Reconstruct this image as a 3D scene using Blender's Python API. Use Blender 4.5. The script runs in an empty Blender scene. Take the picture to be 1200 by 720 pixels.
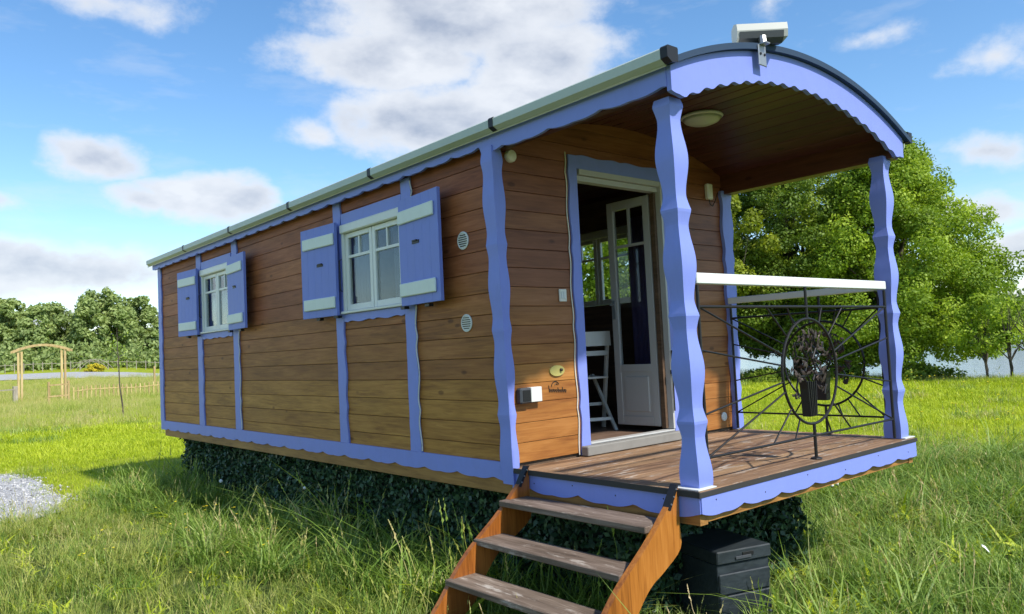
import bpy, math, random
import numpy as np
from mathutils import Vector, Matrix
random.seed(7); RNG = np.random.default_rng(7)
SC = bpy.context.scene; COL = SC.collection
PI = math.pi; rad = math.radians

# ------------------------------------------------------------------ camera
YAW, PITCH, ROLL, FPX = .7048, .0559, -.0481, 911.1
CAM = Vector((-3.1574, -2.3693, .7357))
cam = bpy.data.objects.new('camera', bpy.data.cameras.new('camera')); COL.objects.link(cam); SC.camera = cam
_f = Vector((math.sin(YAW)*math.cos(PITCH), math.cos(YAW)*math.cos(PITCH), math.sin(PITCH)))
_r0 = Vector((math.cos(YAW), -math.sin(YAW), 0)); _u0 = _r0.cross(_f)
_r = _r0*math.cos(ROLL)+_u0*math.sin(ROLL); _u = -_r0*math.sin(ROLL)+_u0*math.cos(ROLL)
M = Matrix((_r, _u, -_f)).transposed().to_4x4(); M.translation = CAM
cam.matrix_world = M
cam.data.sensor_width = 36; cam.data.lens = 36*FPX/1200; cam.data.clip_start = .05; cam.data.clip_end = 3000

# ------------------------------------------------------------------ light and sky
SUN_EL, SUN_AZ = rad(47), PI-rad(7)          # azimuth measured from +Y towards +X
w = bpy.data.worlds.new('World'); SC.world = w; w.use_nodes = True
nt = w.node_tree; nt.nodes.clear()
def N(t, **k):
    n = nt.nodes.new(t)
    for a, b in k.items(): setattr(n, a, b)
    return n
def L(a, b): nt.links.new(a, b)
def mth(op, a, b=None, c=None, clamp=False):
    n = N('ShaderNodeMath', operation=op); n.use_clamp = clamp
    for i, v in enumerate((a, b, c)):
        if v is None: continue
        if isinstance(v, (int, float)): n.inputs[i].default_value = v
        else: L(v, n.inputs[i])
    return n.outputs[0]
sky = N('ShaderNodeTexSky', sky_type='NISHITA'); sky.sun_disc = False
sky.sun_elevation = SUN_EL; sky.sun_rotation = SUN_AZ
sky.air_density = 1.0; sky.dust_density = .1; sky.ozone_density = 1.8
hsv = N('ShaderNodeHueSaturation'); hsv.inputs['Saturation'].default_value = 1.2; hsv.inputs['Hue'].default_value = .499; hsv.inputs['Value'].default_value = 1.0
L(sky.outputs[0], hsv.inputs['Color'])
bg1 = N('ShaderNodeBackground'); bg1.inputs[1].default_value = .13; L(hsv.outputs[0], bg1.inputs[0])
tc = N('ShaderNodeTexCoord'); sep = N('ShaderNodeSeparateXYZ'); L(tc.outputs['Generated'], sep.inputs[0])
az = mth('MULTIPLY', mth('ARCTAN2', sep.outputs[0], sep.outputs[1]), 180/PI)
el = mth('MULTIPLY', mth('ARCSINE', sep.outputs[2]), 180/PI)
def noise(scale, detail, rough=.5, zs=1.0, off=(0, 0, 0)):
    mp = N('ShaderNodeMapping'); mp.inputs['Scale'].default_value = (1, 1, zs); mp.inputs['Location'].default_value = off
    L(tc.outputs['Generated'], mp.inputs[0])
    n = N('ShaderNodeTexNoise'); n.inputs['Scale'].default_value = scale; n.inputs['Detail'].default_value = detail
    n.inputs['Roughness'].default_value = rough; L(mp.outputs[0], n.inputs['Vector']); return n
wn = noise(7, 4, .55, 1.6)
wsep = N('ShaderNodeSeparateColor'); L(wn.outputs['Color'], wsep.inputs[0])
azw = mth('ADD', az, mth('MULTIPLY', mth('SUBTRACT', wsep.outputs[0], .5), 5))
elw = mth('ADD', el, mth('MULTIPLY', mth('SUBTRACT', wsep.outputs[1], .5), 3))
# azimuth, elevation, half width, half height, weight of the cumulus masses
CL = [(37.5, 24.3, 14, 5.4, 1.2), (32, 20.8, 9.5, 2.8, 1.1), (44, 20.6, 7, 3.6, 1.3), (36.5, 16.9, 11, 3.0, 1.3), (43, 18.3, 8, 4.0, 1.2), (27, 16.2, 4, 1.2, .6),
      (12.2, 13.9, 3.9, 2.0, 1.0), (18.4, 11.7, 4.6, 2.5, 1.25), (21.0, 11.0, 3.6, 2.2, 1.1), (15.6, 11.2, 3.4, 1.6, .9), (14, 23.4, 7, 1.6, .5), (6.5, 10.3, 3.4, 1.6, .6),
      (9, 6.3, 10, 2.4, 1.0), (22, 7.0, 7, 1.7, .9), (8, 3.2, 12, 1.4, .7), (73, 16.9, 3.4, 1.3, .52), (76.5, 16.2, 4.0, 1.8, .6), (73, 11.2, 3.6, 1.5, .62), (72, 7.2, 5, 1.6, .8), (76, 4.5, 7, 2.0, .9),
      (60.5, 22.6, 2.2, 1.8, .42), (73, 1.5, 9, 1.5, .6), (66, 19.5, 3, .8, .25)]
mask = None
for a, e, ra, re, wt in CL:
    dx = mth('MULTIPLY', mth('SUBTRACT', azw, a), 1/ra); dy = mth('MULTIPLY', mth('SUBTRACT', elw, e), 1/re)
    d = mth('SQRT', mth('ADD', mth('MULTIPLY', dx, dx), mth('MULTIPLY', dy, dy)))
    m = mth('MULTIPLY', mth('SUBTRACT', 1.0, d), wt)
    mask = m if mask is None else mth('MAXIMUM', mask, m)
# the rest of the sky carries the same kind of broken cumulus
gn = noise(2.2, 3, .5, 2.4, (4.1, 1.7, .3))
gen = mth('MULTIPLY', mth('SUBTRACT', gn.outputs['Fac'], .53), 5.0)
inview = mth('MULTIPLY', mth('SUBTRACT', 47, mth('ABSOLUTE', mth('SUBTRACT', az, 40.4))), .08, clamp=True)
inview = mth('MULTIPLY', inview, mth('MULTIPLY', mth('SUBTRACT', 32, el), .12, clamp=True))
gen = mth('SUBTRACT', gen, mth('MULTIPLY', inview, 4.0))
mask = mth('MAXIMUM', mask, gen)
dn = noise(15, 9, .62, 1.5)
dens = mth('ADD', mask, mth('MULTIPLY', mth('SUBTRACT', dn.outputs['Fac'], .5), 1.0))
mr = N('ShaderNodeMapRange', interpolation_type='SMOOTHSTEP'); mr.inputs['From Min'].default_value = .0; mr.inputs['From Max'].default_value = .55
L(dens, mr.inputs['Value'])
# thin veil streaks
vn = noise(5, 5, .65, 3.5, (2, 7, 1)); veil = mth('MULTIPLY', mth('SUBTRACT', vn.outputs['Fac'], .5), 1.1, clamp=True)
low = mth('MULTIPLY', mth('SUBTRACT', 6, el), .03, clamp=True)
fac = mth('MAXIMUM', mth('MULTIPLY', mr.outputs[0], .93), mth('ADD', veil, low, clamp=True))
# grey cores, white rims: broad noise under the dense part
cn = noise(9, 5, .55, 2.0, (0, 0, .05))
core = mth('MULTIPLY', mth('MULTIPLY', mth('SUBTRACT', dens, .3), 1.6, clamp=True), mth('MULTIPLY', mth('SUBTRACT', cn.outputs['Fac'], .34), 3.2, clamp=True))
mixc = N('ShaderNodeMix', data_type='RGBA'); L(core, mixc.inputs[0])
mixc.inputs[6].default_value = (.80, .83, .88, 1); mixc.inputs[7].default_value = (.38, .44, .56, 1)
bg2 = N('ShaderNodeBackground'); L(mixc.outputs[2], bg2.inputs[0]); bg2.inputs[1].default_value = .70
ms = N('ShaderNodeMixShader'); L(fac, ms.inputs[0]); L(bg1.outputs[0], ms.inputs[1]); L(bg2.outputs[0], ms.inputs[2])
wo = N('ShaderNodeOutputWorld'); L(ms.outputs[0], wo.inputs[0])
sun = bpy.data.objects.new('sun', bpy.data.lights.new('sun', 'SUN')); COL.objects.link(sun)
sun.data.energy = 3.7; sun.data.angle = rad(2); sun.data.color = (1, .95, .86)
sd = Vector((math.sin(SUN_AZ)*math.cos(SUN_EL), math.cos(SUN_AZ)*math.cos(SUN_EL), math.sin(SUN_EL)))
sun.rotation_euler = sd.to_track_quat('Z', 'Y').to_euler(); sun.location = (0, 0, 30)
SC.view_settings.view_transform = 'Standard'; SC.view_settings.look = 'None'; SC.view_settings.exposure = .68; SC.view_settings.gamma = 1
SC.render.engine = 'CYCLES'; SC.cycles.max_bounces = 8; SC.cycles.transparent_max_bounces = 16

# ------------------------------------------------------------------ materials
class MB:
    def __init__(s, name):
        s.m = bpy.data.materials.new(name); s.m.use_nodes = True; s.t = s.m.node_tree; s.t.nodes.clear()
        s.out = s.n('ShaderNodeOutputMaterial'); s.p = s.n('ShaderNodeBsdfPrincipled'); s.l(s.p.outputs[0], s.out.inputs[0])
    def n(s, t, **k):
        n = s.t.nodes.new(t)
        for a, b in k.items(): setattr(n, a, b)
        return n
    def l(s, a, b): s.t.links.new(a, b)
    def math(s, op, a, b=None, clamp=False):
        n = s.n('ShaderNodeMath', operation=op); n.use_clamp = clamp
        for i, v in enumerate((a, b)):
            if v is None: continue
            if isinstance(v, (int, float)): n.inputs[i].default_value = v
            else: s.l(v, n.inputs[i])
        return n.outputs[0]
    def coord(s, scale=(1, 1, 1), world=False, rnd=True):
        v = s.n('ShaderNodeNewGeometry').outputs['Position'] if world else s.n('ShaderNodeTexCoord').outputs['Object']
        if rnd and not world:
            r = s.n('ShaderNodeObjectInfo').outputs['Random']; c = s.n('ShaderNodeCombineXYZ')
            k = s.math('MULTIPLY', r, 57.0); s.l(k, c.inputs[0]); s.l(k, c.inputs[1]); s.l(k, c.inputs[2])
            a = s.n('ShaderNodeVectorMath', operation='ADD'); s.l(v, a.inputs[0]); s.l(c.outputs[0], a.inputs[1]); v = a.outputs[0]
        m = s.n('ShaderNodeMapping'); m.inputs['Scale'].default_value = scale; s.l(v, m.inputs[0]); return m.outputs[0]
    def noise(s, vec, scale, detail=4, rough=.55, dist=0):
        n = s.n('ShaderNodeTexNoise'); n.inputs['Scale'].default_value = scale; n.inputs['Detail'].default_value = detail
        n.inputs['Roughness'].default_value = rough; n.inputs['Distortion'].default_value = dist; s.l(vec, n.inputs['Vector']); return n.outputs['Fac']
    def ramp(s, f, stops):
        r = s.n('ShaderNodeValToRGB'); e = r.color_ramp.elements
        e[0].position, e[0].color = stops[0][0], (*stops[0][1], 1); e[1].position, e[1].color = stops[-1][0], (*stops[-1][1], 1)
        for p, c in stops[1:-1]: x = e.new(p); x.color = (*c, 1)
        s.l(f, r.inputs[0]); return r.outputs[0]
    def mix(s, f, a, b, mode='MIX'):
        m = s.n('ShaderNodeMix', data_type='RGBA', blend_type=mode)
        for i, v in ((0, f), (6, a), (7, b)):
            if isinstance(v, (int, float)): m.inputs[i].default_value = v
            elif isinstance(v, tuple): m.inputs[i].default_value = (*v, 1)
            else: s.l(v, m.inputs[i])
        return m.outputs[2]
    def bump(s, h, st=.3, d=.004):
        b = s.n('ShaderNodeBump'); b.inputs['Strength'].default_value = st; b.inputs['Distance'].default_value = d
        s.l(h, b.inputs['Height']); s.l(b.outputs[0], s.p.inputs['Normal'])
    def col(s, c):
        if isinstance(c, tuple): s.p.inputs['Base Color'].default_value = (*c, 1)
        else: s.l(c, s.p.inputs['Base Color'])
    def rough(s, r):
        if isinstance(r, float): s.p.inputs['Roughness'].default_value = r
        else: s.l(r, s.p.inputs['Roughness'])

def wood(name, dark, mid, light, axis, rough=.5, grain=1.0, wear_shade=None, knots=True, spec=.35, peel=False):
    """axis = direction of the grain (0,1,2)"""
    b = MB(name); sc = [14, 14, 14]; sc[axis] = .9
    v = b.coord(tuple(sc)); g = b.noise(v, 3.2*grain, 6, .62, .8)
    sc2 = [2.2, 2.2, 2.2]; sc2[axis] = .7; g2 = b.noise(b.coord(tuple(sc2)), 1.8, 3)
    f = b.math('ADD', b.math('MULTIPLY', g, .6), b.math('MULTIPLY', g2, .4))
    c = b.ramp(f, [(.36, dark), (.5, mid), (.66, light)])
    r = b.n('ShaderNodeObjectInfo').outputs['Random']
    h = b.n('ShaderNodeHueSaturation'); b.l(c, h.inputs['Color'])
    b.l(b.math('ADD', b.math('MULTIPLY', r, .36), .82), h.inputs['Value']); b.l(b.math('ADD', b.math('MULTIPLY', r, .012), .494), h.inputs['Hue']); c = h.outputs[0]
    if wear_shade:      # stain worn by height; shade above, grass bounce below painted in; ragged border
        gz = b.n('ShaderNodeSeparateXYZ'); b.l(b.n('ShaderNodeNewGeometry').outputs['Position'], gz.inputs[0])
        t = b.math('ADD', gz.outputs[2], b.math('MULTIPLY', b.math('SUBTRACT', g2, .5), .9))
        m = b.n('ShaderNodeMapRange', interpolation_type='SMOOTHSTEP'); m.inputs['From Min'].default_value = wear_shade[0]; m.inputs['From Max'].default_value = wear_shade[1]
        b.l(t, m.inputs['Value']); c = b.mix(m.outputs[0], c, b.mix(1.0, c, wear_shade[2], 'MULTIPLY'))
    if knots:
        kc = [5, 5, 5]; kc[axis] = 2.2
        vo = b.n('ShaderNodeTexVoronoi'); vo.inputs['Scale'].default_value = 1.15; b.l(b.coord(tuple(kc)), vo.inputs['Vector'])
        km = b.n('ShaderNodeMapRange', interpolation_type='SMOOTHSTEP'); km.inputs['From Min'].default_value = .055; km.inputs['From Max'].default_value = .12
        km.inputs['To Min'].default_value = .8; km.inputs['To Max'].default_value = 0; b.l(vo.outputs['Distance'], km.inputs['Value'])
        c = b.mix(km.outputs[0], c, b.mix(1.0, c, (.38, .3, .25), 'MULTIPLY'))
    pc_ = [7, 7, 7]; pc_[axis] = 1.6; n9 = b.noise(b.coord(tuple(pc_)), 2.5, 7, .7)
    if peel: c = b.mix(b.math('MULTIPLY', b.math('SUBTRACT', n9, .56), 9.0, clamp=True), c, (.42, .37, .32))
    n8 = b.noise(b.coord(tuple(pc_)), .9, 4, .6); c = b.mix(b.math('MULTIPLY', b.math('SUBTRACT', n8, .5), 2.4, clamp=True), c, b.mix(1.0, c, (.6, .56, .52), 'MULTIPLY'))
    b.col(c); b.rough(rough); b.p.inputs['Specular IOR Level'].default_value = spec
    b.bump(g, .25, .003); return b.m
def paint(name, c, rough=.45, dirt=.12, dcol=(.25, .22, .2), scale=9, spec=.4):
    b = MB(name); v = b.coord((1, 1, 1), rnd=True); n1 = b.noise(v, scale, 6, .65); n2 = b.noise(b.coord((30, 30, 3)), 2, 4)
    f = b.math('MULTIPLY', b.math('SUBTRACT', n1, .45), 3.0*dirt, clamp=True)
    cc = b.mix(f, c, dcol); cc = b.mix(b.math('MULTIPLY', n2, .22), cc, tuple(x*.75 for x in c))
    n3 = b.noise(b.coord((1, 1, 1)), 38, 8, .75); ch = b.math('MULTIPLY', b.math('SUBTRACT', n3, .72), 14, clamp=True); cc = b.mix(ch, cc, tuple(x*.45 for x in dcol))
    n4 = b.noise(b.coord((3, 3, 1)), 1.6, 5, .6); cc = b.mix(b.math('MULTIPLY', b.math('SUBTRACT', n4, .45), 1.2, clamp=True), cc, tuple(x*.80+.05 for x in c))
    b.col(cc); b.rough(rough); b.p.inputs['Specular IOR Level'].default_value = spec; b.bump(n2, .4, .003); return b.m
def plain(name, c, rough=.5, metal=0.0, var=.1, spec=.5):
    b = MB(name); n1 = b.noise(b.coord(), 12, 5); b.col(b.mix(b.math('MULTIPLY', n1, var*2), c, tuple(x*.6 for x in c)))
    b.rough(rough); b.p.inputs['Metallic'].default_value = metal; b.p.inputs['Specular IOR Level'].default_value = spec; return b.m

HON = ((.16, .068, .018), (.31, .145, .040), (.42, .21, .062))
M_side = wood('stained_boards_long_wall', (.215, .080, .013), (.345, .148, .027), (.46, .22, .048), 1, .6, wear_shade=(.3, 1.6, (.84, .62, 1.15)))
M_front = wood('stained_boards_porch_wall', (.24, .085, .018), (.36, .15, .032), (.46, .21, .055), 0, .5, wear_shade=(.2, 1.5, (.62, .52, .95)))
M_beam = wood('floor_beam_wood', *[tuple(x*.9 for x in c) for c in HON], 1, .55)
M_beamx = wood('floor_beam_wood_cross', *HON, 0, .55)
M_stair = wood('varnished_stringer_wood', (.20, .062, .010), (.36, .125, .020), (.47, .185, .038), 2, .35, spec=.5)
M_tread = wood('weathered_tread_wood', (.075, .052, .038), (.16, .118, .088), (.30, .235, .19), 1, .75, knots=False, peel=True)
M_deck = wood('weathered_deck_boards', (.11, .058, .030), (.225, .132, .072), (.36, .225, .13), 0, .7, peel=True)
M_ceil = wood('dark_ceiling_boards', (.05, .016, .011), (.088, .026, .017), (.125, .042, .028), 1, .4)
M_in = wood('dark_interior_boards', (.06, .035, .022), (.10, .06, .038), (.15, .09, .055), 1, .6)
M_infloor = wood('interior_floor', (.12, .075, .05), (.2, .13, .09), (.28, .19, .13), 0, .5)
M_pale = wood('raw_pine', (.34, .24, .10), (.50, .37, .17), (.62, .48, .26), 2, .7)
M_old = wood('old_grey_timber', (.2, .17, .14), (.32, .28, .23), (.42, .38, .33), 2, .8)
M_blue = paint('periwinkle_paint', (.205, .265, .70), .5, .22, (.15, .18, .40))
M_blue2 = paint('periwinkle_shutter_paint', (.185, .245, .66), .55, .18, (.14, .17, .38))
M_white = paint('white_paint', (.68, .70, .67), .4, .12, (.45, .45, .40))
M_frame = paint('white_window_frame', (.72, .74, .70), .35, .06, (.45, .45, .42))
M_door = paint('grey_white_door', (.46, .46, .45), .4, .06, (.35, .35, .34))
M_lichen = paint('white_batten_paint', (.70, .77, .72), .5, .2, (.40, .46, .40))
M_gutter = paint('pale_grey_gutter', (.47, .53, .48), .45, .25, (.30, .34, .28), 5)
M_roof = paint('roof_membrane', (.62, .64, .63), .5, .2, (.35, .36, .34))
M_edge = plain('slate_blue_roof_edge', (.03, .055, .10), .7, spec=.2)
M_black = plain('black_metal', (.02, .02, .022), .45, .4)
M_iron = plain('wrought_iron', (.028, .026, .026), .45, .6)
M_ironlt = plain('rusty_leaf_iron', (.09, .065, .055), .55, .6, .5)
M_rubber = plain('dark_deck_edging', (.03, .028, .027), .75)
M_sill = plain('grey_stone_threshold', (.26, .25, .23), .8, 0, .4)
M_cream = plain('cream_plastic', (.72, .70, .62), .4)
M_greyp = plain('dark_grey_plastic', (.055, .06, .07), .45)
M_box = wood('anthracite_resin', (.014, .019, .024), (.024, .032, .038), (.04, .05, .058), 0, .5, knots=False)
M_brass = plain('pale_gilt_plaque', (.50, .44, .14), .45, .2)
M_steel = plain('galvanised_steel', (.45, .46, .46), .4, .8, .4)
M_unit = plain('grey_white_housing', (.42, .43, .40), .45)
M_lamp = plain('frosted_lamp_cover', (.62, .62, .50), .3)
M_ink = plain('black_ink', (.02, .015, .012), .6)
M_curt = plain('lilac_curtain', (.20, .17, .42), .9)
M_curtg = plain('pale_grey_curtain', (.13, .13, .17), .9)
b = MB('window_glass'); b.t.nodes.remove(b.p)
gl = b.n('ShaderNodeBsdfGlossy'); gl.inputs['Roughness'].default_value = .02; gl.inputs['Color'].default_value = (.9, .93, .95, 1)
tr = b.n('ShaderNodeBsdfTransparent'); tr.inputs['Color'].default_value = (.86, .88, .88, 1)
fr = b.n('ShaderNodeLayerWeight'); fr.inputs['Blend'].default_value = .5
mx = b.n('ShaderNodeMixShader'); b.l(b.math('ADD', b.math('MULTIPLY', b.math('POWER', fr.outputs['Facing'], 4.0), .8), .03, clamp=True), mx.inputs[0]); b.l(tr.outputs[0], mx.inputs[1]); b.l(gl.outputs[0], mx.inputs[2]); b.l(mx.outputs[0], b.out.inputs[0])
M_glass = b.m

def leafmat(name, stops, trans=.35, attr=True, rough=.55):
    b = MB(name)
    a = b.n('ShaderNodeAttribute', attribute_name='tint').outputs['Fac']
    r = b.n('ShaderNodeObjectInfo').outputs['Random']
    f = b.math('ADD', b.math('MULTIPLY', a, .7), b.math('MULTIPLY', r, .3)) if attr else a
    c = b.ramp(f, stops); b.col(c); b.rough(rough); b.p.inputs['Specular IOR Level'].default_value = .3
    t = b.n('ShaderNodeBsdfTranslucent'); b.l(b.mix(1.0, c, (1.0, 1.0, .55), 'MULTIPLY'), t.inputs[0])
    m = b.n('ShaderNodeMixShader'); m.inputs[0].default_value = trans
    b.l(b.p.outputs[0], m.inputs[1]); b.l(t.outputs[0], m.inputs[2]); b.l(m.outputs[0], b.out.inputs[0]); return b.m
M_leafA = leafmat('leaves_bright', [(0, (.11, .18, .018)), (.5, (.25, .37, .03)), (1, (.46, .58, .06))], .42, False)
M_leafB = leafmat('leaves_deep', [(0, (.065, .12, .016)), (.5, (.145, .225, .026)), (1, (.31, .41, .045))], .38, False)
M_leafC = leafmat('leaves_yellow', [(0, (.14, .18, .015)), (.5, (.26, .32, .025)), (1, (.38, .43, .04))], .4, False)
M_leafD = leafmat('leaves_distant', [(0, (.19, .25, .09)), (.5, (.30, .39, .13)), (1, (.42, .50, .18))], .4, False)  # paler, duller greens: distance haze put into the leaf colour
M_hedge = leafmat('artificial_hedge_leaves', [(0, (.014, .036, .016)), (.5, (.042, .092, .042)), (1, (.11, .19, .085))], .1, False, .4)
def grassmat(name, stops):
    b = MB(name); a = b.n('ShaderNodeAttribute', attribute_name='tint').outputs['Fac']; r = b.n('ShaderNodeObjectInfo').outputs['Random']
    n1 = b.noise(b.coord(world=True), .45, 4); n2 = b.noise(b.coord(world=True), 3.5, 3)
    f = b.math('ADD', b.math('MULTIPLY', a, .55), b.math('MULTIPLY', r, .22))
    f = b.math('ADD', f, b.math('MULTIPLY', b.math('ADD', b.math('SUBTRACT', n1, .5), b.math('SUBTRACT', n2, .5)), 1.15)); f = b.math('ADD', f, .1)
    c = b.ramp(f, stops); b.col(c); b.rough(.5); b.p.inputs['Specular IOR Level'].default_value = .35
    t = b.n('ShaderNodeBsdfTranslucent'); b.l(b.mix(1.0, c, (1.0, 1.0, .5), 'MULTIPLY'), t.inputs[0])
    m = b.n('ShaderNodeMixShader'); m.inputs[0].default_value = .35
    b.l(b.p.outputs[0], m.inputs[1]); b.l(t.outputs[0], m.inputs[2]); b.l(m.outputs[0], b.out.inputs[0]); return b.m
M_gr = {
 'long': grassmat('grass_long', [(0, (.085, .16, .024)), (.45, (.20, .32, .05)), (.8, (.35, .46, .10)), (1, (.58, .57, .26))]),
 'olive': grassmat('grass_olive', [(0, (.13, .19, .03)), (.45, (.32, .38, .07)), (.8, (.50, .50, .15)), (1, (.66, .58, .31))]),
 'bright': grassmat('grass_bright', [(0, (.25, .33, .012)), (.5, (.46, .56, .025)), (1, (.64, .68, .07))]),
 'pale': grassmat('grass_pale', [(0, (.26, .36, .04)), (.5, (.46, .50, .11)), (1, (.68, .54, .30))])}
M_seed = leafmat('grass_seed_heads', [(0, (.30, .28, .14)), (1, (.50, .44, .27))], .3)
M_bark = wood('bark', (.05, .04, .03), (.09, .075, .055), (.14, .12, .09), 2, .9, knots=False)
M_yel = plain('yellow_petals', (.75, .6, .02), .6)
M_wht = plain('white_fluff', (.8, .8, .78), .8)

# ------------------------------------------------------------------ object helpers
WL = {}
def tag(o, label=None, cat=None, group=None, kind=None):
    if label: o['label'] = label
    if cat: o['category'] = cat
    if group: o['group'] = group
    if kind: o['kind'] = kind
    return o
def put(o, parent, wl):
    COL.objects.link(o); WL[o] = Vector(wl); o.parent = parent
    o.location = WL[o]-(WL[parent] if parent else Vector())
    return o
def empty(name, loc, label, cat, group=None):
    return tag(put(bpy.data.objects.new(name, None), None, loc), label, cat, group)
def mk(name, V, F, mat, parent=None, smooth=False, origin=None):
    V = [Vector(v) for v in V]
    if origin is None:
        lo = Vector([min(v[i] for v in V) for i in range(3)]); hi = Vector([max(v[i] for v in V) for i in range(3)]); origin = (lo+hi)/2
        if parent is None: origin.z = lo.z
    origin = Vector(origin)
    me = bpy.data.meshes.new(name); me.from_pydata([v-origin for v in V], [], F); me.materials.append(mat)
    if smooth: me.polygons.foreach_set('use_smooth', [True]*len(me.polygons))
    o = bpy.data.objects.new(name, me); return put(o, parent, origin)
def dup(o, delta, parent=None):
    c = o.copy(); return put(c, parent if parent else o.parent, WL[o]+Vector(delta))
class G:
    """collects solids, then builds one mesh"""
    def __init__(s): s.V = []; s.F = []
    def add(s, V, F):
        n = len(s.V); s.V += [Vector(v) for v in V]; s.F += [[i+n for i in f] for f in F]; return s
    def box(s, x0, x1, y0, y1, z0, z1, c=0.0):
        return s.add(*boxvf(x0, x1, y0, y1, z0, z1, c))
    def tube(s, pts, r, n=8, caps=True):
        pts = [Vector(p) for p in pts]; rs = r if isinstance(r, (list, tuple)) else [r]*len(pts)
        V = []; F = []; prev = None
        for i, p in enumerate(pts):
            t = (pts[min(i+1, len(pts)-1)]-pts[max(i-1, 0)]).normalized()
            a = t.cross(Vector((0, 0, 1)))
            if a.length < .05: a = t.cross(Vector((1, 0, 0)))
            a.normalize()
            if prev and a.dot(prev) < 0: a = -a
            prev = a; bb = t.cross(a)
            for k in range(n): V.append(p+(a*math.cos(2*PI*k/n)+bb*math.sin(2*PI*k/n))*rs[i])
        for i in range(len(pts)-1):
            for k in range(n): F.append([i*n+k, i*n+(k+1) % n, (i+1)*n+(k+1) % n, (i+1)*n+k])
        if caps: F.append(list(range(n))[::-1]); F.append([(len(pts)-1)*n+k for k in range(n)])
        return s.add(V, F)
    def strip(s, A, B, ext):
        """solid ribbon between polylines A and B, thickened by ext"""
        n = len(A); e = Vector(ext); A = [Vector(p) for p in A]; B = [Vector(p) for p in B]
        V = A+B+[p+e for p in A]+[p+e for p in B]; F = []
        for i in range(n-1):
            F += [[i, i+1, n+i+1, n+i], [2*n+i, 3*n+i, 3*n+i+1, 2*n+i+1], [i, 2*n+i, 2*n+i+1, i+1], [n+i, n+i+1, 3*n+i+1, 3*n+i]]
        F += [[0, n, 3*n, 2*n], [n-1, 3*n-1, 4*n-1, 2*n-1]]
        return s.add(V, F)
    def lathe(s, prof, c, ax=2, n=24):
        V = []; F = []
        for r, h in prof:
            for k in range(n):
                a = 2*PI*k/n; p = [0, 0, 0]; p[ax] = h; p[(ax+1) % 3] = r*math.cos(a); p[(ax+2) % 3] = r*math.sin(a)
                V.append(Vector(p)+Vector(c))
        for i in range(len(prof)-1):
            for k in range(n): F.append([i*n+k, i*n+(k+1) % n, (i+1)*n+(k+1) % n, (i+1)*n+k])
        F += [list(range(n))[::-1], [(len(prof)-1)*n+k for k in range(n)]]
        return s.add(V, F)
    def xf(s, M): s.V = [M @ v for v in s.V]; return s
    def build(s, name, mat, parent=None, smooth=False, label=None):
        o = mk(name, s.V, s.F, mat, parent, smooth)
        import bmesh
        bm = bmesh.new(); bm.from_mesh(o.data); bmesh.ops.recalc_face_normals(bm, faces=bm.faces); bm.to_mesh(o.data); bm.free()
        if label: o['label'] = label
        return o
def boxvf(x0, x1, y0, y1, z0, z1, c=0.0):
    if c <= 0:
        V = [(x, y, z) for z in (z0, z1) for y in (y0, y1) for x in (x0, x1)]
        return V, [[0, 2, 3, 1], [4, 5, 7, 6], [0, 1, 5, 4], [2, 6, 7, 3], [0, 4, 6, 2], [1, 3, 7, 5]]
    # chamfered box (24 verts)
    import itertools
    lo = (x0, y0, z0); hi = (x1, y1, z1); V = []; idx = {}
    for sx, sy, sz in itertools.product((0, 1), repeat=3):
        s = (sx, sy, sz)
        for a in range(3):
            p = [(hi[i]-c if s[i] else lo[i]+c) for i in range(3)]; p[a] = hi[a] if s[a] else lo[a]
            idx[(s, a)] = len(V); V.append(tuple(p))
    F = []
    for a in range(3):
        b_, c_ = (a+1) % 3, (a+2) % 3
        for sa in (0, 1):
            q = []
            for sb, s2 in ((0, 0), (1, 0), (1, 1), (0, 1)):
                s = [0]*3; s[a] = sa; s[b_] = sb; s[c_] = s2; q.append(idx[(tuple(s), a)])
            F.append(q if sa else q[::-1])
            # edges between face a and face b
        for sa in (0, 1):
            for sb in (0, 1):
                q = []
                for s2, ax in ((0, a), (1, a), (1, b_), (0, b_)):
                    s = [0]*3; s[a] = sa; s[b_] = sb; s[c_] = s2; q.append(idx[(tuple(s), ax)])
                F.append(q if sa != sb else q[::-1])
    for s in itertools.product((0, 1), repeat=3):
        q = [idx[(s, 0)], idx[(s, 1)], idx[(s, 2)]]; F.append(q if sum(s) % 2 else q[::-1])
    return V, F
def box(name, mat, parent, x0, x1, y0, y1, z0, z1, c=.003, label=None):
    return G().box(x0, x1, y0, y1, z0, z1, c).build(name, mat, parent, label=label)
def wave(t):
    t = t % 1.0; d = min(t, 1-t)
    if d < .14: return -.8+1.5*(1-d/.14)**1.3
    return .1-.9*math.cos(2*PI*(t-.14)/.72)
def pw(z): return wave((z-.33)/.54)       # the posts' and battens' rhythm
def lin(a, b, n): return [a+(b-a)*i/(n-1) for i in range(n)]
def fastmesh(name, V, nper, mat, tint=None):
    """V: (N*nper,3) array of separate nper-gons"""
    n = len(V)//nper; me = bpy.data.meshes.new(name)
    me.vertices.add(len(V)); me.vertices.foreach_set('co', np.asarray(V, dtype=np.float32).ravel())
    me.loops.add(len(V)); me.loops.foreach_set('vertex_index', np.arange(len(V), dtype=np.int32))
    me.polygons.add(n); me.polygons.foreach_set('loop_start', np.arange(0, len(V), nper, dtype=np.int32))
    me.polygons.foreach_set('loop_total', np.full(n, nper, dtype=np.int32))
    me.update(calc_edges=True); me.materials.append(mat)
    if tint is not None:
        a = me.attributes.new('tint', 'FLOAT', 'FACE'); a.data.foreach_set('value', np.asarray(tint, dtype=np.float32))
    return me
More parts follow.
